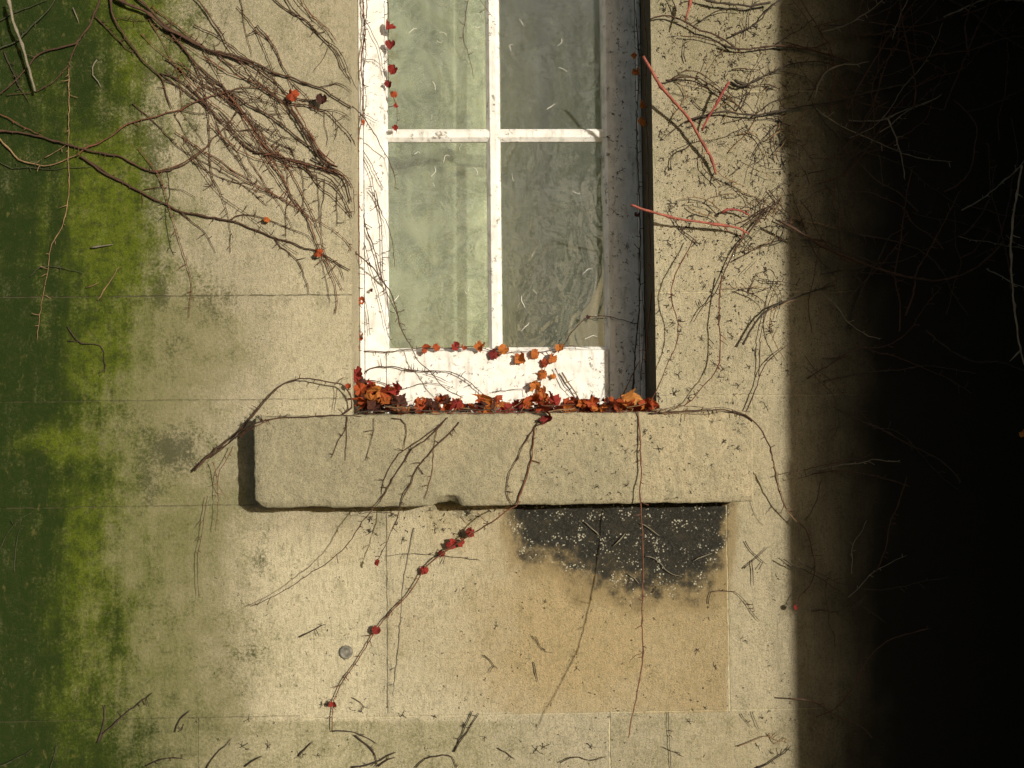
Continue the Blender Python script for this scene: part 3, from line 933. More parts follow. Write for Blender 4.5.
vine('creeper stem slanting down through the middle of the tangle to the clump',
     [('B', 2.6, .016, [(228, 92), (238, 96), (246, 103), (258, 110), (272, 117), (285, 127), (298, 138), (310, 147), (320, 157)], dict(w_end=2.2)),
      ('B', 1.0, .012, [(238, 105), (256, 101), (272, 104), (288, 113)]),
      ('B', 1.2, .012, [(270, 115), (284, 113), (294, 114)])])
vine('several stems twisted into one rope below the clump, bending down along the jamb',
     [('B', 2.6, .018, [(254, 152), (268, 154), (285, 158), (300, 162), (318, 167), (333, 171), (343, 177), (348, 188), (351, 202)], dict(w_end=2.2)),
      ('B', 1.8, .024, [(258, 150), (275, 157), (295, 165), (312, 169), (330, 175), (340, 185), (346, 199)]),
      ('R', 1.8, .026, [(262, 155), (278, 154), (292, 161), (310, 165), (328, 169), (342, 175), (352, 180)]),
      ('B', 1.8, .016, [(240, 141), (252, 150), (264, 153), (279, 160), (297, 160)]),
      ('R', 1.6, .012, [(318, 168), (332, 168), (345, 176), (353, 190), (354, 215)])])
vine('pair of stems fanning from the rope down towards the jamb',
     [('B', 1.9, .014, [(300, 165), (310, 173), (318, 184), (325, 191), (335, 198), (343, 207), (352, 217)]),
      ('B', 1.9, .016, [(308, 170), (318, 178), (330, 183), (340, 193), (348, 207), (352, 218)]),
      ('B', 1.0, .008, [(316, 175), (318, 190), (319, 205), (320, 228)]),
      ('B', 1.1, .008, [(325, 178), (324, 195), (321, 215), (322, 236)]),
      ('B', .9, .008, [(337, 190), (337, 210), (337, 226)]),
      ('B', .8, .008, [(288, 195), (286, 212), (286, 238)])])
vine('thin stem looping down from the crossing and back up into the tangle',
     [('R', 1.2, .012, [(244, 146), (250, 160), (258, 173), (266, 185), (275, 195), (285, 198), (288, 190), (288, 178), (284, 165), (275, 155)]),
      ('B', 1.2, .01, [(224, 130), (230, 143), (240, 156), (244, 168), (252, 178)])])
vine('brown stem falling from the tangle past the red leaf to a hooked tip',
     [('R', 2.0, .014, [(262, 150), (270, 162), (278, 172), (286, 183), (290, 194), (296, 203), (301, 210), (310, 222), (313, 232), (318, 245), (322, 255), (330, 272), (335, 285), (337, 300), (335, 314)]),
      ('B', 1.4, .012, [(250, 120), (258, 134), (268, 143), (276, 147), (290, 153), (300, 158)]),
      ('R', 1.4, .014, [(254, 128), (264, 138), (272, 148), (280, 156)])])
vine('thin horizontal stem crossing the upper tangle',
     [('B', 1.3, .012, [(222, 128), (240, 130), (262, 129), (279, 130)])])
vine('faint thread of stem hanging down the edge of the green stain',
     [('G', .9, .005, [(167, 172), (170, 195), (165, 210), (168, 235), (173, 255)])])
vine('mossy branch crossing the very top left corner',
     [('G', 2.6, .018, [(-5, 50), (15, 42), (23, 35), (34, 24), (46, 12), (58, -4)]),
      ('G', 2.0, .01, [(-4, 24), (10, 15), (25, 9), (48, 0)]),
      ('D', 2.0, .01, [(4, 52), (12, 70), (20, 88), (29, 101)])])  # cast shadow of the grey stick, laid as a dark strand
DSC = 1.0
WSC = 1.0
vine('straight pale grey stick slanting down in the top left corner', [('P', 3.4, (.05, .02), [(8, -6), (13, 20), (20, 40), (28, 65), (35, 91)], dict(stubs=0, w_end=3))], name='dry_stick', cat='stick')
vine('small curled pale stalk on the green stain under the top branches', [('P', 2.0, .006, [(97, 60), (92, 68), (93, 75), (98, 82), (101, 88)], NO)], name='dry_stalk', cat='stalk')
vine('short pale stub lying level on the green stain', [('P', 2.2, .008, [(91, 248), (102, 246), (113, 244)], NO)], name='dry_stalk', cat='stalk')
vine('short pale stalk high on the green stain below the top edge', [('P', 1.6, .006, [(73, 8), (76, 16), (79, 23)], NO)], name='dry_stalk', cat='stalk')

rnd = random.Random(88)
DSC = .5
for i in range(40):
    cx, cy = rnd.uniform(130, 290), rnd.uniform(-5, 150)
    ang = -.75 + rnd.gauss(0, .25); L = rnd.uniform(70, 190)
    pts = []
    for k in range(6):
        pts.append((cx, cy)); cx += math.cos(ang) * L / 5; cy -= math.sin(ang) * L / 5; ang += rnd.gauss(0, .2)
    if max(p[0] for p in pts) > 356: continue
    vine('fine creeper shoot in the upper left tangle beside the window', [(rnd.choice('BBR'), rnd.uniform(.9, 1.6), rnd.uniform(.008, .02), pts, dict(stubs=1.3))], name='creeper_shoot', cat='vine', group='fine shoots in the upper left tangle', seed=700 + i)
DSC = 1.0
# --- loose twigs on the left and along the bottom
TW = 'loose twigs clinging to the wall'
for lab, mt, w, ptss in [
    ('arched twig on the green stain above the left joint', 'G', 1.8, [[(30, 277), (40, 267), (55, 267), (70, 270), (83, 273)]]),
    ('short slanting twig with a dark knot beside the left joint', 'T', 2.0, [[(98, 300), (107, 286), (119, 267)], [(86, 288), (93, 285), (98, 282)]]),
    ('forked kneed twig on the bright green stain', 'D', 1.6, [[(67, 326), (75, 338), (82, 343), (95, 344), (103, 350), (105, 373)], [(68, 341), (80, 342)]]),
    ('faint bowed twig low on the left edge', 'G', 1.5, [[(-2, 552), (10, 530), (22, 517), (32, 513)], [(14, 572), (16, 545), (22, 518)]]),
    ('stout upright twig at the bottom left', 'D', 3.0, [[(98, 743), (103, 726), (105, 705)], [(99, 738), (112, 726), (130, 710), (153, 693)]]),
    ('small bent twig near the bottom, right of the stout upright one', 'D', 2.0, [[(175, 732), (180, 720), (191, 710)]]),
    ('twig lying nearly level on the bottom edge', 'D', 1.8, [[(145, 766), (160, 760), (175, 758), (186, 760)]]),
    ('slanting twig rising from the bottom edge with a fork', 'D', 1.8, [[(206, 768), (215, 755), (225, 746), (232, 738)]]),
    ('stubby twig on the bottom edge right of the forked one', 'D', 2.6, [[(245, 767), (252, 762), (262, 756)]]),
    ('stubby slanting twig above the bottom edge', 'D', 2.4, [[(298, 756), (305, 749), (314, 741)]]),
    ('dark twig in the bottom left corner beside the edge', 'G', 2.0, [[(50, 770), (57, 745)], [(-2, 767), (20, 757), (33, 749)]]),
    ('tiny straight twig above the round metal plug', 'D', 1.8, [[(299, 637), (310, 632), (326, 624)]]),
    ('short kinked twig right of the red leaved stem tip', 'D', 1.3, [[(353, 697), (361, 703), (364, 707), (369, 709)]]),
    ('pair of crossed straight twigs rising from a curl at the bottom', 'D', 2.0, [[(454, 752), (462, 735), (468, 720), (473, 711)], [(455, 749), (465, 735), (479, 713)], [(416, 768), (425, 759), (437, 756), (452, 757), (457, 770)]]),
    ('short twig with a knob right of the crossed pair', 'D', 1.8, [[(498, 748), (507, 753), (515, 759)]]),
    ('two dark twigs crossing on the bottom edge under the red leaved stem', 'D', 2.6, [[(352, 768), (375, 763), (385, 757), (396, 752)], [(378, 766), (388, 760), (395, 757)], [(355, 735), (367, 745), (375, 755), (377, 768)]]),
    ('knobbly twig running right from the red leaved stem tip', 'D', 1.8, [[(332, 731), (345, 731), (355, 733), (367, 738), (377, 744)]]),
    ('wavy twig on the bottom edge left of the lowest upright joint', 'D', 1.8, [[(560, 763), (575, 757), (590, 760), (606, 757)]]),
    ('small dark twig on the ochre block, steep one', 'D', 1.6, [[(534, 662), (536, 672), (538, 682)]]),
    ('small dark twig on the ochre block, with a hair at its upper end', 'D', 1.5, [[(484, 655), (490, 661), (498, 669)]]),
    ('fine forked twig high on the ochre block', 'D', 1.0, [[(532, 635), (538, 644), (546, 652), (552, 652)], [(536, 636), (540, 646)]]),
    ('hooked twig hanging across the upright joint under the sill', 'B', 1.4, [[(709, 604), (711, 592), (722, 591), (735, 592), (744, 600), (752, 612), (760, 621)]]),
    ('crossed twigs on pale stone below the right end of the sill', 'D', 1.6, [[(745, 541), (752, 552), (766, 564)], [(744, 568), (756, 558), (768, 547)], [(752, 560), (753, 586)]]),
    ('pale twig with a tangled knot at the shadow edge near the bottom', 'T', 1.6, [[(737, 747), (752, 741), (768, 736), (778, 740), (790, 743)], [(768, 733), (776, 744), (785, 738), (792, 741)]]),
    ('dark twig rising to the shadow edge at the bottom', 'D', 2.2, [[(756, 769), (772, 761), (784, 753), (791, 746)]]),
    ('thin grey thread of stem on the bottom right stone', 'D', 1.0, [[(668, 712), (669, 735), (670, 750), (671, 769)], [(663, 747), (672, 751), (684, 757)]]),
    ('thin level tendril crossing the upright joint under the sill', 'D', .8, [[(386, 556), (400, 554), (420, 554), (445, 556), (480, 560)]]),
    ('fine broken twig near the bottom right joint', 'D', 1.2, [[(741, 714), (747, 722), (753, 728)], [(752, 712), (759, 729)]]),
]:
    vine(lab, [(mt, w * .8, .006, p) for p in ptss], name='twig', cat='twig', group=TW)

# --- left end of the sill
vine('creeper stem arching from the leaf heap over the left end of the sill',
     [('B', 2.3, [.02, .02, .02, .02, .03, .03, .02, .01], [(194, 471), (205, 459), (222, 445), (240, 430), (255, 413), (268, 398), (278, 388), (288, 382), (300, 379), (310, 379), (320, 380), (332, 383), (340, 384), (347, 390), (351, 398), (352, 408), (346, 413), (339, 416)], dict(w_end=1.6, stubs=1.6)),
      ('B', .9, .012, [(337, 384), (343, 377), (348, 379)]),
      ('B', .8, .012, [(336, 386), (336, 398), (334, 411)])],
     [(349, 386, .02, 6, 'rust')])
vine('bundle of stems lying along the left half of the sill edge and trailing down left',
     [('B', 1.8, [.01, .04, .1, .105, .105, .104, .1], [(192, 470), (215, 453), (235, 438), (250, 427), (262, 421), (275, 418), (300, 417), (325, 416), (342, 415), (362, 417)]),
      ('R', 1.4, [.06, .106, .106], [(238, 438), (247, 431), (258, 425), (270, 420), (282, 418)]),
      ('B', 1.3, [.02, .05, .09, .106], [(210, 458), (228, 444), (244, 430), (256, 423), (266, 419)]),
      ('R', 1.0, .03, [(233, 446), (225, 463), (220, 470), (217, 483), (218, 500), (215, 532)]),
      ('R', .9, .03, [(213, 462), (216, 475), (218, 484), (226, 498)]),
      ('B', .9, .02, [(207, 496), (201, 540), (197, 560), (199, 596)])])

WSC = .8
# --- strands hanging over the sill face
SD = .1035
vine('pair of thin stems hanging over the sill below the left heap',
     [('B', 1.5, SD, [(347, 416), (346, 427), (339, 440), (331, 458)]),
      ('B', 1.1, SD, [(347, 425), (346, 445), (345, 461)])])
vine('short thin stem hanging over the sill between two longer pairs',
     [('B', 1.1, SD, [(374, 418), (374, 430), (370, 445), (365, 461)])])
vine('hooked stem hanging over the sill left of the slanting bunch',
     [('B', 1.6, SD, [(392, 418), (401, 419), (406, 424), (407, 430), (405, 440), (404, 449)])])
vine('long stem slanting down left over the sill and on across the wall below',
     [('B', 2.0, [SD, SD, SD, .115, .10, .06, .035], [(447, 418), (436, 430), (424, 441), (412, 449), (405, 460), (395, 475), (388, 488), (380, 501), (370, 513), (362, 522), (352, 538), (341, 551), (325, 564), (312, 572), (293, 585), (270, 598), (250, 607)]),
      ('B', 1.7, SD, [(448, 417), (437, 427), (425, 436), (410, 446), (399, 454), (390, 467), (384, 480), (381, 494)]),
      ('B', 1.2, [.1, .05, .03], [(394, 513), (370, 512), (360, 514), (354, 505)])])
vine('twin to the long slanting stem, knottier and ending in a tiny red leaf',
     [('B', 2.2, [SD, SD, SD, .112, .09, .07], [(459, 422), (447, 436), (439, 443), (431, 452), (421, 463), (414, 475), (412, 483), (406, 492), (401, 502), (398, 515), (391, 532), (385, 546), (378, 560)], dict(stubs=2, w_end=1)),
      ('R', 1.1, SD, [(437, 428), (434, 450), (432, 470), (429, 485), (424, 500)])],
     [(376, 562, .07, 6, 'crimson')])
vine('two stems hanging in a narrow V over the sill, trailing to red leaves below',
     [('R', 2.3, [SD, SD, SD, .104, .03, .016, .012, .01, .01, .01], [(534, 428), (533, 445), (531, 460), (527, 475), (523, 487), (519, 497), (516, 506), (505, 512), (495, 520), (484, 526), (470, 535), (455, 545), (440, 555), (430, 563), (423, 571), (413, 588), (403, 600), (388, 615), (377, 629), (370, 640), (358, 660), (346, 676), (338, 691), (333, 706), (332, 731)], dict(w_end=1.6, stubs=1.5)),
      ('B', 1.7, SD, [(541, 418), (532, 431), (524, 444), (518, 458), (510, 472), (507, 485), (508, 497), (514, 506)]),
      ('R', 1.4, .07, [(478, 513), (484, 520), (489, 524)])],
     [(471, 532, .03, 9, 'crimson'), (452, 544, .024, 10, 'crimson'), (462, 543, .022, 8, 'crimson'), (441, 553, .02, 7, 'crimson'), (424, 570, .018, 8, 'crimson'), (376, 630, .016, 8, 'crimson'), (333, 703, .014, 7, 'crimson')])
vine('thin reddish stem hanging free from the leaf heap straight down past the black patch',
     [('R', 2.0, [.10, .107, .115, .125, .14, .155, .17, .19, .22, .25, .27, .29], [(638, 412), (640, 434), (641, 470), (640, 497), (642, 520), (643, 550), (643, 580), (642, 605), (642, 630), (643, 652), (640, 675), (636, 700), (632, 716), (628, 738)], dict(w_end=1.8)),
      ('R', 1.1, .19, [(643, 653), (636, 655), (630, 660)])])
vine('creeper stem lying on the right end of the sill and curling down the pale wall',
     [('B', 2.8, [.10, .106, .106, .10, .055, .03, .025, .022, .03], [(650, 414), (670, 412), (690, 411), (712, 410), (730, 411), (745, 415), (757, 425), (767, 440), (772, 455), (775, 472), (779, 490), (786, 508), (795, 519), (806, 530), (812, 550), (815, 570), (810, 585), (803, 592), (795, 606)], dict(w_end=1.6)),
      ('T', 1.5, .09, [(772, 456), (776, 470), (781, 490), (788, 512), (797, 522)]),
      ('B', 1.2, .106, [(655, 411), (680, 406), (705, 408), (725, 408), (742, 413)]),
      ('T', 1.0, .106, [(660, 413), (685, 413), (705, 414), (722, 412)])],
     [(795, 607, .031, 5, 'crimson')])
vine('faint grey scar of a lost stem running down beside the upright joint', [('P', 2.0, .0015, [(414, 528), (408, 556), (403, 585), (401, 612), (399, 640), (396, 668), (393, 696)], dict(stubs=.2, knots=False))], name='stem_scar', cat='scar')
vine('dark stem slanting into the shadow right of the sill', [('D', 2.0, .03, [(784, 560), (800, 568), (820, 578), (835, 588), (860, 605), (885, 622)])])
EDGE = 'dry stems lying along the sill edge'
for i, (lab, mt, w, p) in enumerate([
    ('reddish dry stem lying along the sill edge from the left heap to the right heap', 'R', 1.8, [(352, 416), (400, 417), (450, 414), (500, 413), (560, 414), (620, 413), (662, 412)]),
    ('tan dry stem on the sill edge under the middle leaves', 'T', 1.7, [(430, 412), (470, 415), (515, 413), (560, 416), (600, 413)]),
    ('dark dry stem on the sill edge among the middle leaves', 'D', 2.2, [(400, 411), (440, 411), (490, 410), (530, 412), (575, 411)]),
    ('pale dry stem on the sill edge under the right heap', 'T', 1.8, [(560, 414), (600, 415), (640, 413), (675, 412), (690, 410)]),
    ('dark dry stem crossing under the left heap', 'D', 2.0, [(355, 413), (380, 411), (405, 413), (440, 415)]),
    ('short rusty stem sticking out of the right heap', 'R', 1.8, [(605, 413), (630, 411), (652, 412), (668, 409)]),
]):
    vine(lab, [(mt, w, .088 - .012 * i, p)], name='dried_creeper', cat='vine', group=EDGE)

WSC = 1.0
# --- strands in front of the sash (white joinery at 0.17 m behind the wall face)
W = -.160
GW = 'thin stems hanging in front of the sash'
for lab, stems, lv in [
    ('thin stem running down the left edge of the white frame', [('R', 1.8, -.145, [(363, -5), (364, 20), (365, 35), (361, 60), (362, 80), (363, 100), (362, 120), (359, 135), (357, 160), (358, 190), (359, 230), (358, 300), (358, 352)], dict(stubs=1.8)),
                                                              ('B', 1.4, -.14, [(366, -5), (367, 12), (364, 30), (366, 50), (363, 75), (366, 96), (364, 118)])],
     [(362, 122, -.158, 6, 'rust')]),
    ('thin stem slanting from the frame to the top left pane', [('B', 1.2, W, [(358, -3), (362, 15), (368, 25), (375, 38), (381, 55), (383, 70), (387, 80)]), ('B', .9, W, [(362, 60), (375, 60), (381, 66)])], []),
    ('thin stem crossing the left stile below the glazing bar and drooping', [('B', 1.5, [-.02, -.1, W, W], [(350, 104), (360, 113), (368, 123), (374, 133), (382, 148), (388, 158), (395, 176), (395, 191)]), ('B', 1.0, W, [(362, 112), (370, 117), (379, 122)])], []),
    ('two fine stems on the left stile beside the lower pane', [('B', 1.3, W, [(357, 145), (366, 155), (372, 165), (378, 178), (384, 188)]), ('B', 1.2, W, [(359, 150), (363, 160), (370, 172), (373, 186), (376, 202)])], []),
    ('drooping stem on the left stile, its tip over the lower pane', [('B', 1.9, W, [(356, 200), (363, 215), (366, 228), (371, 240), (375, 253), (379, 268), (383, 281), (388, 296), (396, 312), (400, 327)], dict(stubs=1.5)),
                                                                     ('B', 1.2, W, [(375, 190), (381, 220), (382, 245), (383, 275), (388, 300), (389, 315), (390, 331)])], []),
    ('hair thin stem arching over the inner edge of the left stile', [('B', 1.3, W, [(369, 190), (376, 200), (382, 215), (388, 225), (392, 240), (394, 255), (395, 268)])], []),
    ('long stem running from the jamb across the lower pane corner to the leaf litter', [('B', 1.9, [-.01, -.12, W, -.14, -.12, -.1], [(345, 240), (352, 250), (363, 259), (373, 268), (382, 281), (392, 295), (402, 330), (411, 346), (418, 361), (430, 371), (443, 387), (463, 398)], dict(stubs=1.2))], []),
    ('fine stems low on the left stile with two small red leaves', [('B', 1.1, W, [(357, 280), (363, 295), (367, 310), (370, 336)]), ('B', 1.0, W, [(363, 240), (370, 265), (376, 285), (382, 310), (388, 335), (394, 346)])], [(361, 300, -.158, 8, 'rust'), (362, 337, -.158, 8, 'rust'), (359, 349, -.158, 13, 'rust'), (372, 290, -.158, 4, 'brown')]),
    ('string of small dark red leaves hanging down the edge of the top left pane', [('B', 1.2, W, [(388, -3), (389, 22), (388, 45), (388, 60), (389, 80), (389, 86), (391, 94), (396, 105), (397, 120), (396, 134)])],
     [(388, 27, -.158, 12, 'crimson'), (391, 45, -.158, 10, 'crimson'), (394, 70, -.158, 10, 'crimson'), (390, 84, -.158, 8, 'crimson'), (394, 94, -.158, 7, 'rust'), (396, 106, -.158, 5, 'crimson'), (394, 128, -.158, 6, 'crimson')]),
    ('thin kinked stem hanging before the middle of the top left pane', [('B', 1.2, W, [(469, -4), (465, 20), (463, 38), (467, 50), (471, 65), (474, 79)]), ('B', .9, W, [(478, -4), (486, 9), (493, 17)])], []),
    ('stem with many small orange leaves running level along the bottom of the panes', [('B', 1.5, W, [(352, 351), (365, 351), (380, 352), (395, 351), (412, 349), (425, 348), (445, 348), (460, 347), (475, 347), (490, 350), (500, 352), (515, 352), (530, 352), (545, 351), (560, 348), (575, 346), (590, 348)], dict(stubs=2))],
     [(423, 348, -.158, 10, 'rust'), (437, 347, -.158, 8, 'rust'), (455, 346, -.158, 9, 'crimson'), (463, 348, -.158, 6, 'rust'), (482, 347, -.158, 11, 'orange'), (494, 354, -.158, 10, 'crimson'), (504, 350, -.158, 11, 'orange'), (522, 357, -.158, 12, 'orange'), (536, 354, -.158, 10, 'orange'), (560, 348, -.158, 9, 'orange')]),
    ('short vertical string of orange leaves above the middle of the litter', [('B', 1.3, W, [(563, 343), (555, 352), (548, 362), (543, 372), (540, 385), (538, 397)])],
     [(552, 358, -.158, 10, 'orange'), (543, 363, -.158, 9, 'rust'), (542, 374, -.158, 10, 'orange'), (553, 376, -.158, 6, 'amber'), (536, 384, -.158, 13, 'orange'), (543, 391, -.158, 10, 'orange')]),
    ('dark stem arching across the lower right pane onto the shaded stile', [('B', 1.4, W, [(560, 349), (567, 340), (572, 332), (582, 322), (590, 317), (605, 316), (618, 319), (634, 323)])], [(588, 317, -.158, 4, 'brown')]),
    ('arched stem on the bottom rail above the left litter', [('B', 1.8, W, [(360, 377), (370, 369), (378, 367), (395, 367), (405, 369), (418, 371), (430, 371), (445, 371), (457, 374), (468, 381), (478, 390), (487, 397)], dict(stubs=2)), ('B', 1.0, W, [(425, 373), (440, 378), (450, 383)])], []),
    ('thin stem looping low over the bottom rail', [('B', 1.2, W, [(365, 380), (380, 382), (400, 389), (412, 386), (425, 383), (440, 384), (455, 389)])], []),
    ('thin level stem on the bottom rail left of the orange leaf string', [('B', 1.1, W, [(492, 392), (510, 390), (525, 389), (537, 388)])], []),
    ('short mossy stalk leaning on the bottom rail at the shadow edge', [('T', 2.6, W, [(562, 372), (568, 382), (575, 392), (580, 402)]), ('B', 1.2, W, [(555, 368), (564, 386), (575, 398)])], []),
    ('dark stem climbing the shaded right frame out of the right heap', [('D', 2.0, -.13, [(632, 400), (634, 372), (636, 340), (639, 310), (640, 270), (640, 220), (638, 170), (637, 120), (639, 60), (634, -4)]), ('T', 1.8, -.13, [(622, 398), (628, 384), (634, 372), (640, 360)])],
     [(635, 55, -.11, 7, 'orange'), (637, 72, -.1, 8, 'orange'), (641, 105, -.08, 8, 'orange'), (643, 121, -.08, 10, 'orange'), (637, 215, -.1, 6, 'brown')]),
    ('reddish stem climbing in the dark gap of the right jamb', [('R', 1.6, -.05, [(645, 362), (647, 340), (650, 310), (652, 285), (651, 260), (649, 220), (648, 160), (645, 100), (647, 50), (643, -4)]), ('B', 1.2, -.08, [(641, 380), (644, 330), (642, 290)])], []),
]:
    vine(lab, stems, lv, group=GW)

# --- right of the window
RB = .012
for lab, stems, lv in [
    ('reddish stem wandering down the wall just right of the jamb to the sill', [('R', 1.7, [.03, .04, .04, .02], [(694, 238), (688, 250), (680, 265), (675, 275), (671, 290), (673, 305), (677, 318), (678, 330), (676, 345), (670, 358), (663, 375), (657, 390), (650, 403)])], []),
    ('reddish stem dropping from the knot and curving down left to the sill end', [('R', 2.0, [.02, .03, .04, .03, .02], [(722, 276), (720, 290), (719, 305), (719, 320), (720, 350), (718, 367), (711, 378), (700, 390), (692, 400), (680, 407), (668, 411)])], []),
    ('dark stem rising from the reddish one to the tip of the lower red stalk', [('B', 1.9, .012, [(749, 234), (737, 246), (731, 258), (725, 270), (718, 288), (710, 300), (700, 310), (694, 322)])], []),
    ('thin stem rising from the sill end to the shadow edge tangle', [('B', 1.7, .014, [(746, 412), (752, 398), (757, 385), (762, 370), (768, 362), (775, 355), (787, 345)]), ('B', 1.4, .012, [(759, 376), (760, 340), (762, 328), (767, 310), (772, 295), (778, 280)]), ('T', 1.2, .02, [(784, 359), (775, 342), (770, 325), (773, 300), (776, 285)])], []),
    ('thick dark stem slanting up into the shadow at the edge of the sunlight', [('D', 2.8, .02, [(743, 345), (752, 328), (762, 315), (775, 305), (790, 300), (810, 292), (835, 284)]), ('T', 1.4, .025, [(770, 312), (785, 303), (800, 299), (812, 297)])], []),
    ('brown stem curving level from the top right stalk stub into the shadow', [('B', 2.2, .016, [(650, 20), (660, 16), (670, 16), (685, 22), (700, 30), (715, 35), (728, 42), (735, 48), (750, 49), (770, 46), (790, 47), (820, 52), (850, 62)], dict(w_end=2.2)), ('B', 1.6, .012, [(680, 36), (695, 37), (712, 41), (728, 46)]), ('D', 3.2, .016, [(722, 45), (730, 48), (738, 49)], dict(stubs=5))], []),
    ('dark stem rising right into the shadow at the top', [('D', 2.4, .016, [(732, 35), (742, 31), (752, 26), (762, 18), (770, 8), (785, -4)])], []),
    ('pair of bowed stems meeting at the dark knot under the top joint', [('B', 2.2, .014, [(666, 81), (685, 77), (700, 79), (715, 88), (725, 95), (737, 105), (743, 113)]), ('B', 1.5, .02, [(671, 80), (685, 71), (697, 72), (710, 80), (724, 92)])], []),
    ('knotted stem running right into the shadow below the top joint', [('D', 2.4, .016, [(731, 82), (738, 86), (747, 85), (757, 79), (770, 73), (785, 66), (805, 62), (830, 63), (870, 76)], dict(stubs=3)), ('D', 3.2, .014, [(734, 80), (742, 84), (752, 82)], dict(stubs=5))], []),
    ('long dark stem running right from the middle knot into the shadow', [('D', 2.6, .018, [(690, 120), (705, 115), (725, 112), (742, 114), (755, 115), (775, 112), (800, 107), (830, 102), (870, 92), (905, 84)]), ('D', 2.0, .014, [(740, 110), (748, 95), (753, 84)]), ('B', 1.6, .012, [(705, 115), (690, 119), (676, 128), (667, 137)])], []),
    ('dark branch lying along the very top right of the window', [('D', 3.2, .02, [(770, 2), (750, 6), (738, 5), (715, 2), (690, -4)], dict(stubs=3)), ('D', 1.6, .02, [(700, 22), (715, 12), (730, 8), (745, 9)])], []),
    ('frayed bundle of stems slanting up to the shadow edge', [('B', 2.4, .016, [(749, 232), (757, 222), (768, 212), (780, 200)], dict(stubs=2)), ('T', 1.6, .022, [(772, 217), (777, 208), (781, 200)]), ('B', 1.8, .02, [(746, 226), (758, 216), (771, 207), (782, 197)]), ('T', 1.2, .026, [(768, 216), (776, 205)])], []),
    ('straight dark twig slanting up to the shadow edge below the frayed bundle', [('B', 1.6, .01, [(734, 261), (748, 253), (760, 247), (775, 241), (795, 238)])], []),
]:
    vine(lab, stems, lv)

for lab, mt, w, d, p in [
    ('long salmon red leafless stalk slanting down the wall right of the window', 'S', 4.2, (.075, .012), [(643, 56), (650, 68), (658, 82), (668, 95), (680, 108), (690, 120), (698, 135), (706, 148), (712, 160), (716, 175)]),
    ('pinkish red stalk lying nearly level across the jamb and wall', 'S', 3.4, (.06, .02), [(631, 205), (645, 210), (660, 214), (680, 219), (700, 222), (720, 225), (738, 228), (749, 234)]),
    ('dull red frayed stalk slanting down left below the top joint', 'C', 3.4, (.05, .014), [(729, 82), (720, 97), (713, 110), (707, 120), (702, 131)]),
    ('short red stalk hanging from the top edge right of the window', 'S', 3.4, .05, [(691, -5), (689, 8), (687, 15), (685, 21)]),
    ('small arched red stalk above the level pinkish one', 'C', 3.2, .02, [(722, 213), (726, 210), (733, 209), (741, 211), (749, 215)]),
]:
    vine(lab, [(mt, w, d, p, dict(stubs=.5 if mt == 'S' else 2.2, w_end=w * .75, wob=.6, knots=True))], name='leaf_stalk', cat='stalk')
vine('thin tan tendril curling out of the small arched red stalk', [('T', 1.4, .014, [(723, 214), (720, 210), (712, 203), (700, 198), (688, 198), (678, 200)])], name='dry_stalk', cat='stalk')

# --- the tangle at the shadow edge and the stems lost in the dark
rnd = random.Random(41)
for i in range(84):
    cx, cy = rnd.uniform(665, 792), rnd.uniform(6, 250)
    if rnd.random() < .5: cx, cy = rnd.gauss(755, 20), rnd.uniform(110, 300)
    ang = rnd.choice((0.1, -.5, .9, 2.4, 1.2)) + rnd.gauss(0, .35)
    L = rnd.uniform(18, 62)
    pts = []
    for k in range(5):
        pts.append((cx, cy)); cx += math.cos(ang) * L / 4; cy -= math.sin(ang) * L / 4; ang += rnd.gauss(0, .28)
    vine('fine dark twig in the tangle between window and shadow edge', [(rnd.choice('DDBT'), rnd.uniform(.7, 1.5), rnd.uniform(.004, .02), pts, dict(stubs=2.2))], name='twig', cat='twig', group='fine twigs tangled right of the window', seed=900 + i)
for i in range(120):
    cx, cy = (rnd.uniform(800, 1030) if i % 2 else rnd.uniform(785, 880)), rnd.uniform(-20, 360 if i % 4 else 740)
    ang = rnd.choice((1.5, 1.4, .4, -.5, 2.4, .1)) + rnd.gauss(0, .3)
    L = rnd.uniform(50, 220)
    n = 7
    pts = []
    for k in range(n):
        pts.append((cx, cy)); cx += math.cos(ang) * L / n; cy -= math.sin(ang) * L / n; ang += rnd.gauss(0, .22)
    if min(p[0] for p in pts) < 778: continue
    vine('dark creeper stem lost in the shadow on the right', [(rnd.choice('DBBDBP' if cx > 870 else 'DDB'), rnd.uniform(.8, 2.2), rnd.uniform(.01, .05), pts)], name='creeper_vine', cat='vine', group='creeper stems in the dark right side', seed=1900 + i)
vine('sagging grey stem curving through the dark right side', [('B', 3.2, .05, [(778, 220), (800, 232), (830, 250), (860, 262), (900, 275), (940, 280), (975, 268), (1002, 245)])])
vine('pale stem hanging at the right edge with a forked foot', [('P', 2.2, .30, [(1022, 165), (1016, 200), (1011, 240), (1012, 280), (1016, 320), (1021, 352), (1028, 372)], dict(w_end=2)), ('P', 2.0, .30, [(1021, 350), (1014, 357), (1009, 362)])])
vine('short pale stalk standing in the dark upper right', [('P', 2.0, .04, [(888, 118), (896, 138), (902, 158), (905, 180)])], name='dry_stalk', cat='stalk')

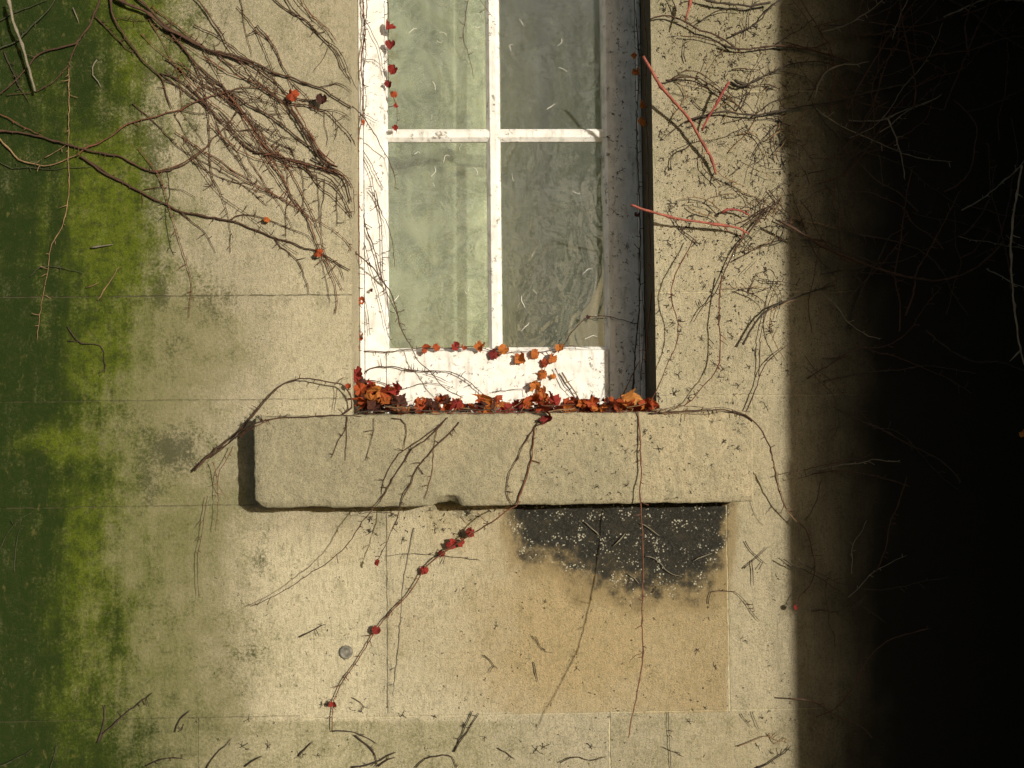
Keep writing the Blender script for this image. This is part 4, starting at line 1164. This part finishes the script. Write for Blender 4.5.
# ------------------------------------------------------------------ pale rootlets in the black patch
rnd = random.Random(5)
for lab, p in [('curved pale rootlet crossing the lower edge of the black patch', [(645, 556), (655, 559), (662, 565), (669, 573), (682, 577)]),
               ('straight pale rootlet low at the right of the black patch', [(694, 561), (703, 556), (712, 553)]),
               ('pale rootlet slanting beside the free hanging stem', [(640, 523), (650, 529), (660, 536)]),
               ('short pale rootlet high in the left of the black patch', [(584, 522), (592, 528), (600, 536)]),
               ('pale rootlet rising right in the left of the black patch', [(613, 546), (619, 540), (626, 533)]),
               ('pale hooked rootlet just below the black patch', [(628, 574), (635, 578), (640, 584)])]:
    vine(lab, [('P', 1.5, .006, p, NO)], name='rootlet', cat='rootlet', group='pale rootlets under the sill')


# ------------------------------------------------------------------ dried tendrils: small dark star shaped remains
def tendril_mesh(seed, mat):
    r = random.Random(seed)
    mb = MB()
    a0 = r.uniform(0, 6.28); spread = r.choice((6.28, 6.28, 3.0))
    n = r.randint(4, 8)
    for k in range(n):
        a = a0 + spread * k / n + r.uniform(-.35, .35); L = r.uniform(.003, .0105)
        p = [Vector((r.uniform(-.001, .001), 0, r.uniform(-.001, .001)))]
        for j in range(3):
            a += r.gauss(0, .3)
            p.append(p[-1] + Vector((math.cos(a) * L / 3, r.uniform(-.0006, .0005), math.sin(a) * L / 3)))
        mb.tube(p, [.0006, .0005, .00045, .0004], 4)
        if r.random() < .8:
            e = p[-1]; d = Vector((math.cos(a), 0, math.sin(a))) * .0012
            mb.tube([e - d * .3, e + d * .5, e + d], [.0005, .0011, .0005], 5)
    return mb.mesh('dried_tendril', mat)


TMAT = bark('dried_tendril_brown', (0.055, 0.044, 0.032), (0.035, 0.028, 0.021), (0.09, 0.072, 0.055))
TPALE = bark('bleached_tendril', (0.85, 0.83, 0.76), (0.7, 0.68, 0.6))
TM = [tendril_mesh(s, TMAT) for s in range(26)]


def scrap_mesh(seed, mat):
    r = random.Random(seed)
    mb = MB()
    a = r.uniform(0, 6.28); turn = r.choice((-1, 1)) * r.uniform(.0, .22)
    p = [Vector((0, 0, 0))]
    for j in range(7):
        a += turn + r.gauss(0, .3)
        p.append(p[-1] + Vector((math.cos(a) * .005, 0, math.sin(a) * .005)))
    mb.tube(p, [.0004, .0007, .0009, .0009, .0008, .0007, .0006, .0004], 4)
    return mb.mesh('dried_tendril', mat)


TP = [scrap_mesh(100 + s, TPALE) for s in range(9)]
rnd = random.Random(77)


def scatter(n, box, depth, label, group, meshes=TM, name='dried_tendril', smin=.7, smax=1.5, dens=None):
    k = 0
    while k < n:
        px, py = rnd.uniform(box[0], box[2]), rnd.uniform(box[1], box[3])
        if dens and rnd.random() > dens(px, py): continue
        o = link(name, rnd.choice(meshes), None, U(px, py, -depth), (rnd.uniform(-.3, .3), rnd.uniform(0, 6.28), rnd.uniform(-.3, .3)), rnd.uniform(smin, smax))
        tag(o, label, 'tendril', group)
        k += 1


scatter(140, (658, 0, 792, 270), .0015, 'tiny dark dried tendril stuck to stone in the upper tangle right of window', 'dried tendrils in the upper tangle')
scatter(48, (658, 270, 792, 408), .0015, 'tiny dark dried tendril stuck to pale stone above the right end of sill', 'dried tendrils above the right end of the sill')
scatter(16, (560, 420, 748, 498), .102, 'tiny dark dried tendril stuck to the right half of the sill face', 'dried tendrils on the sill face', smin=.4, smax=1.2)
scatter(30, (606, 5, 642, 395), -.167, 'tiny dark dried tendril stuck to the shaded white right stile', 'dried tendrils on the right stile', smin=.5, smax=1.0)
scatter(22, (400, 575, 790, 765), .0015, 'tiny dark dried tendril scattered on the lower right stone', 'dried tendrils on the lower stone')
scatter(12, (180, 700, 400, 765), .0015, 'tiny dark dried tendril scattered along the bottom left stone', 'dried tendrils on the bottom left stone')
scatter(10, (350, 508, 500, 540), .004, 'tiny dark dried tendril tucked just under the sill', 'dried tendrils under the sill')
scatter(36, (392, 5, 602, 342), -.189, 'tiny bleached tendril scrap stuck to the window glass', 'bleached scraps on the glass', TP, 'tendril_scrap', .35, 1.1)  # small bright glints on the glass, built as bleached tendril bits
scatter(6, (800, 20, 960, 420), .004, 'tiny dark dried tendril inside the edge of the right shadow', 'dried tendrils in the right shadow')
scatter(6, (370, 355, 480, 392), -.166, 'tiny dark dried tendril on the sunlit bottom rail', 'dried tendrils on the bottom rail', TM, 'dried_tendril', .35, .7)


def crumbs():
    # the countless smallest remains between the larger ones
    r = random.Random(311)
    mb = MB()
    for (n, box, d) in ((1000, (656, -5, 800, 300), .0012), (500, (715, 20, 800, 330), .0012), (150, (656, 300, 790, 410), .0012), (160, (540, 418, 750, 500), .1015), (120, (606, 0, 642, 395), -.1675), (260, (390, 570, 800, 768), .0012), (90, (190, 560, 390, 768), .0012), (90, (345, 508, 505, 535), .0015)):
        for k in range(n):
            px, py = r.uniform(box[0], box[2]), r.uniform(box[1], box[3])
            if r.random() > .35 + .65 * float(vnoise(np.array([px / 22.0]), np.array([py / 22.0]), 77)[0]) ** 1.5 * 1.6: continue
            c = U(px, py, -d)
            for q in range(r.randint(1, 3)):
                a = r.uniform(0, 6.28); L = r.uniform(.001, .0045)
                p = c + Vector((r.gauss(0, .0015), 0, r.gauss(0, .0015)))
                v = Vector((math.cos(a), r.uniform(-.2, .1), math.sin(a))) * L
                mb.tube([p, p + v * .6, p + v], [r.uniform(.0004, .0012), .0006, .0008], 4)
    o = link('tendril_crumbs', mb.mesh('tendril_crumbs', TMAT))
    tag(o, 'countless tiny dark crumbs of dried tendrils speckling stone, sill and shaded frame', 'tendrils', None, 'stuff')


crumbs()

# ------------------------------------------------------------------ fallen leaves on the sill
rnd = random.Random(23)
ZN = {'L': 'in the heap at the left corner of the sill', 'LM': 'in the thin drift left of the glazing bar', 'M': 'in the middle clump below the orange leaf string', 'Rr': 'in the heap at the right end of the sash'}
WORD = dict(orange='curled orange fallen leaf', rust='crumpled rust red fallen leaf', crimson='dark crimson fallen leaf', amber='pale amber fallen leaf', brown='shrivelled dark brown fallen leaf')


def litter(zone, px, py, y, size, color, label=None):
    rot = Euler((rnd.uniform(-1.0, .9), rnd.uniform(0, 6.28), rnd.uniform(-.9, .9)))
    o = leaf_obj(None, Vector((0, 0, 0)), px, py, -y, size, color, rnd, name='fallen_leaf', face=rot)
    tag(o, label or (WORD[color] + ' ' + ZN[zone]), 'leaf', 'fallen leaves ' + ZN[zone])
    return o


def pick(ws):
    return rnd.choices(list(ws), list(ws.values()))[0]


for k in range(52):
    px = rnd.uniform(356, 402)
    top = np.interp(px, [355, 362, 375, 392, 402], [366, 374, 386, 388, 400])
    py = rnd.uniform(top + 4, 411)
    c = pick(dict(orange=3.5, rust=5, crimson=1, amber=.4, brown=2.2)) if py < 400 else pick(dict(rust=3, brown=4, crimson=1, orange=2))
    litter('L', px, py, rnd.uniform(.02, .11) if py < 398 else rnd.uniform(-.04, .06), rnd.uniform(11, 19), c)
litter('L', 380, 391, .03, 20, 'amber', 'large pale amber fallen leaf on top of the heap in the left corner')
litter('L', 398, 390, .03, 14, 'crimson', 'bright crimson fallen leaf at the right shoulder of the left heap')
for k in range(44):
    px = rnd.uniform(402, 505); py = rnd.uniform(399, 412)
    litter('LM', px, py, rnd.uniform(-.03, .09), rnd.uniform(9, 14), pick(dict(orange=4, rust=4, crimson=1, brown=3)))
litter('LM', 492, 401, .02, 17, 'amber', 'upright pale amber fallen leaf below the upright glazing bar')
for k in range(34):
    px = rnd.gauss(541, 17); py = rnd.uniform(np.interp(px, [500, 528, 545, 570], [404, 397, 397, 405]), 412)
    litter('M', px, py, rnd.uniform(-.03, .09), rnd.uniform(10, 16), pick(dict(crimson=3, rust=5, orange=2, brown=2)))
litter('M', 550, 417, -.108, 14, 'crimson', 'crimson fallen leaf tipping over the front edge of the sill')
for k in range(46):
    px = rnd.uniform(572, 654); py = rnd.uniform(401, 413)
    litter('Rr', px, py, rnd.uniform(-.05, .035), rnd.uniform(10, 16), pick(dict(orange=4, rust=5, crimson=1.5, brown=3)))
litter('Rr', 624, 402, -.01, 18, 'amber', 'larger pale amber fallen leaf in the right heap')
litter('Rr', 637, 398, .0, 16, 'amber', 'pointed pale amber fallen leaf standing up at the end of the right heap')
o = leaf_obj(None, Vector((0, 0, 0)), 1023, 432, .30, 9, 'amber', rnd, name='hanging_leaf')
tag(o, 'single small orange leaf at the far right edge against the dark', 'leaf')
# bits of twig mixed in
for k in range(26):
    z = 'left' if k < 12 else 'right'
    px = rnd.uniform(356, 480) if k < 12 else rnd.uniform(500, 654); py = rnd.uniform(404, 414)
    a = rnd.gauss(0, .5); L = rnd.uniform(14, 36)
    vine('short dark twig caught in the %s half of the leaf litter' % z, [(rnd.choice('DBRT'), rnd.uniform(1.1, 1.9), rnd.uniform(-.02, .08), [(px, py), (px + L / 2 * math.cos(a), py - L / 2 * math.sin(a) * .5), (px + L * math.cos(a), min(415, py - L * math.sin(a) * .6))], dict(stubs=1.5))],
         name='twig', cat='twig', group='twigs in the %s half of the leaf litter' % z, seed=3000 + k)


# ------------------------------------------------------------------ round metal plug
def plug():
    m = Nd('dull_lead')
    n = m.noise(120, 3)
    mt = m.done(m.principled(m.mix(m.ss(n, .35, .65), (0.10, 0.095, 0.08), (0.2, 0.185, 0.15)), .6, m.bump(n, .5, .002), .4))
    c = U(346, 652)
    mb = MB()
    ring = [(0.0, .0165), (.004, .0165), (.0062, .014), (.0062, .011), (.0045, .0095), (.0052, .004), (.0052, .0005)]
    S = 28
    for (h, r) in ring:
        for k in range(S):
            a = 2 * math.pi * k / S
            mb.v.append(Vector((r * math.cos(a), -h, r * math.sin(a))))
    for i in range(len(ring) - 1):
        for k in range(S):
            mb.f.append((i * S + k, i * S + (k + 1) % S, (i + 1) * S + (k + 1) % S, (i + 1) * S + k))
    mb.f.append(tuple((len(ring) - 1) * S + k for k in range(S)))
    o = link('metal_plug', mb.mesh('metal_plug', mt), None, c)
    tag(o, 'small round dull metal plug set in the wall below the sill', 'plug')


plug()


# ------------------------------------------------------------------ ground and a bare tree opposite (seen in the glass)
def ground():
    me = bpy.data.meshes.new('ground')
    s = 1500
    me.from_pydata([(-s, -s, -.01), (s, -s, -.01), (s, s, -.01), (-s, s, -.01)], [], [(0, 1, 2, 3)])
    m = Nd('dark_turf')
    n = m.noise(3, 5); f = m.noise(60, 4)
    me.materials.append(m.done(m.principled(m.mix(m.ss(m.add(m.mul(n, .6), m.mul(f, .4)), .35, .65), (0.022, 0.03, 0.012), (0.05, 0.058, 0.022)), .95, m.bump(f, .8, .03), .1)))
    o = link('ground', me)
    tag(o, None, None, None, 'structure')


ground()


def bare_tree(x, y, h, seed, label):
    r = random.Random(seed)
    org = Vector((x, y, 0))
    t = empty('bare_tree', org)
    tag(t, label, 'tree')
    tm = MB(); bm_ = MB()
    trunk = [org + Vector((r.uniform(-.08, .08) * i, r.uniform(-.05, .05) * i, h * .5 * i / 6)) for i in range(7)]
    tm.tube(trunk, [.2 - .018 * i for i in range(7)], 9)
    def grow(p, d, L, rad, lvl):
        pts = [p]; dd = d.copy()
        for k in range(5):
            dd = (dd + Vector((r.gauss(0, .14), r.gauss(0, .14), r.gauss(.04, .1)))).normalized()
            pts.append(pts[-1] + dd * L / 5)
        bm_.tube(pts, [rad * (1 - .14 * k) for k in range(6)], 5 if lvl else 7, cap=False)
        if lvl < 3:
            for k in range(4 if lvl else 5):
                q = pts[r.randint(2, 5)]
                nd = (dd + Vector((r.gauss(0, .6), r.gauss(0, .6), r.gauss(.1, .4)))).normalized()
                grow(q, nd, L * r.uniform(.5, .75), rad * .5, lvl + 1)
    for k in range(9):
        p = trunk[r.randint(3, 6)]
        a = r.uniform(0, 6.28)
        grow(p, Vector((math.cos(a) * .8, math.sin(a) * .8, r.uniform(.4, 1.1))).normalized(), h * r.uniform(.22, .32), .07, 0)
    link('trunk', tm.mesh('trunk', DARK, org), t)
    link('branches', bm_.mesh('branches', DARK, org), t)


bare_tree(1.1, -10.5, 7.5, 3, 'bare winter tree standing opposite the window')

# ------------------------------------------------------------------ light
w = bpy.data.worlds.new('World')
sc.world = w
w.use_nodes = True
nt = w.node_tree
bg = nt.nodes['Background']
sky = nt.nodes.new('ShaderNodeTexSky')
sky.sky_type = 'NISHITA'
sky.sun_disc = False
sky.dust_density = 2.5
sky.sun_elevation = math.asin(SUN.z)
sky.sun_rotation = math.atan2(SUN.x, SUN.y)
nt.links.new(sky.outputs[0], bg.inputs['Color'])
bg.inputs['Strength'].default_value = 0.1
ld = bpy.data.lights.new('sun', 'SUN')
ld.energy = 4.6
ld.angle = R(1.1)
ld.color = (1.0, 0.935, 0.80)
lo = bpy.data.objects.new('sun', ld)
COL.objects.link(lo)
lo.rotation_euler = SUN.to_track_quat('Z', 'Y').to_euler()
lo.location = (4, -6, 4)

sc.view_settings.view_transform = 'Standard'
sc.view_settings.look = 'None'
sc.view_settings.exposure = 0.05
sc.view_settings.gamma = 1
sc.render.film_transparent = False
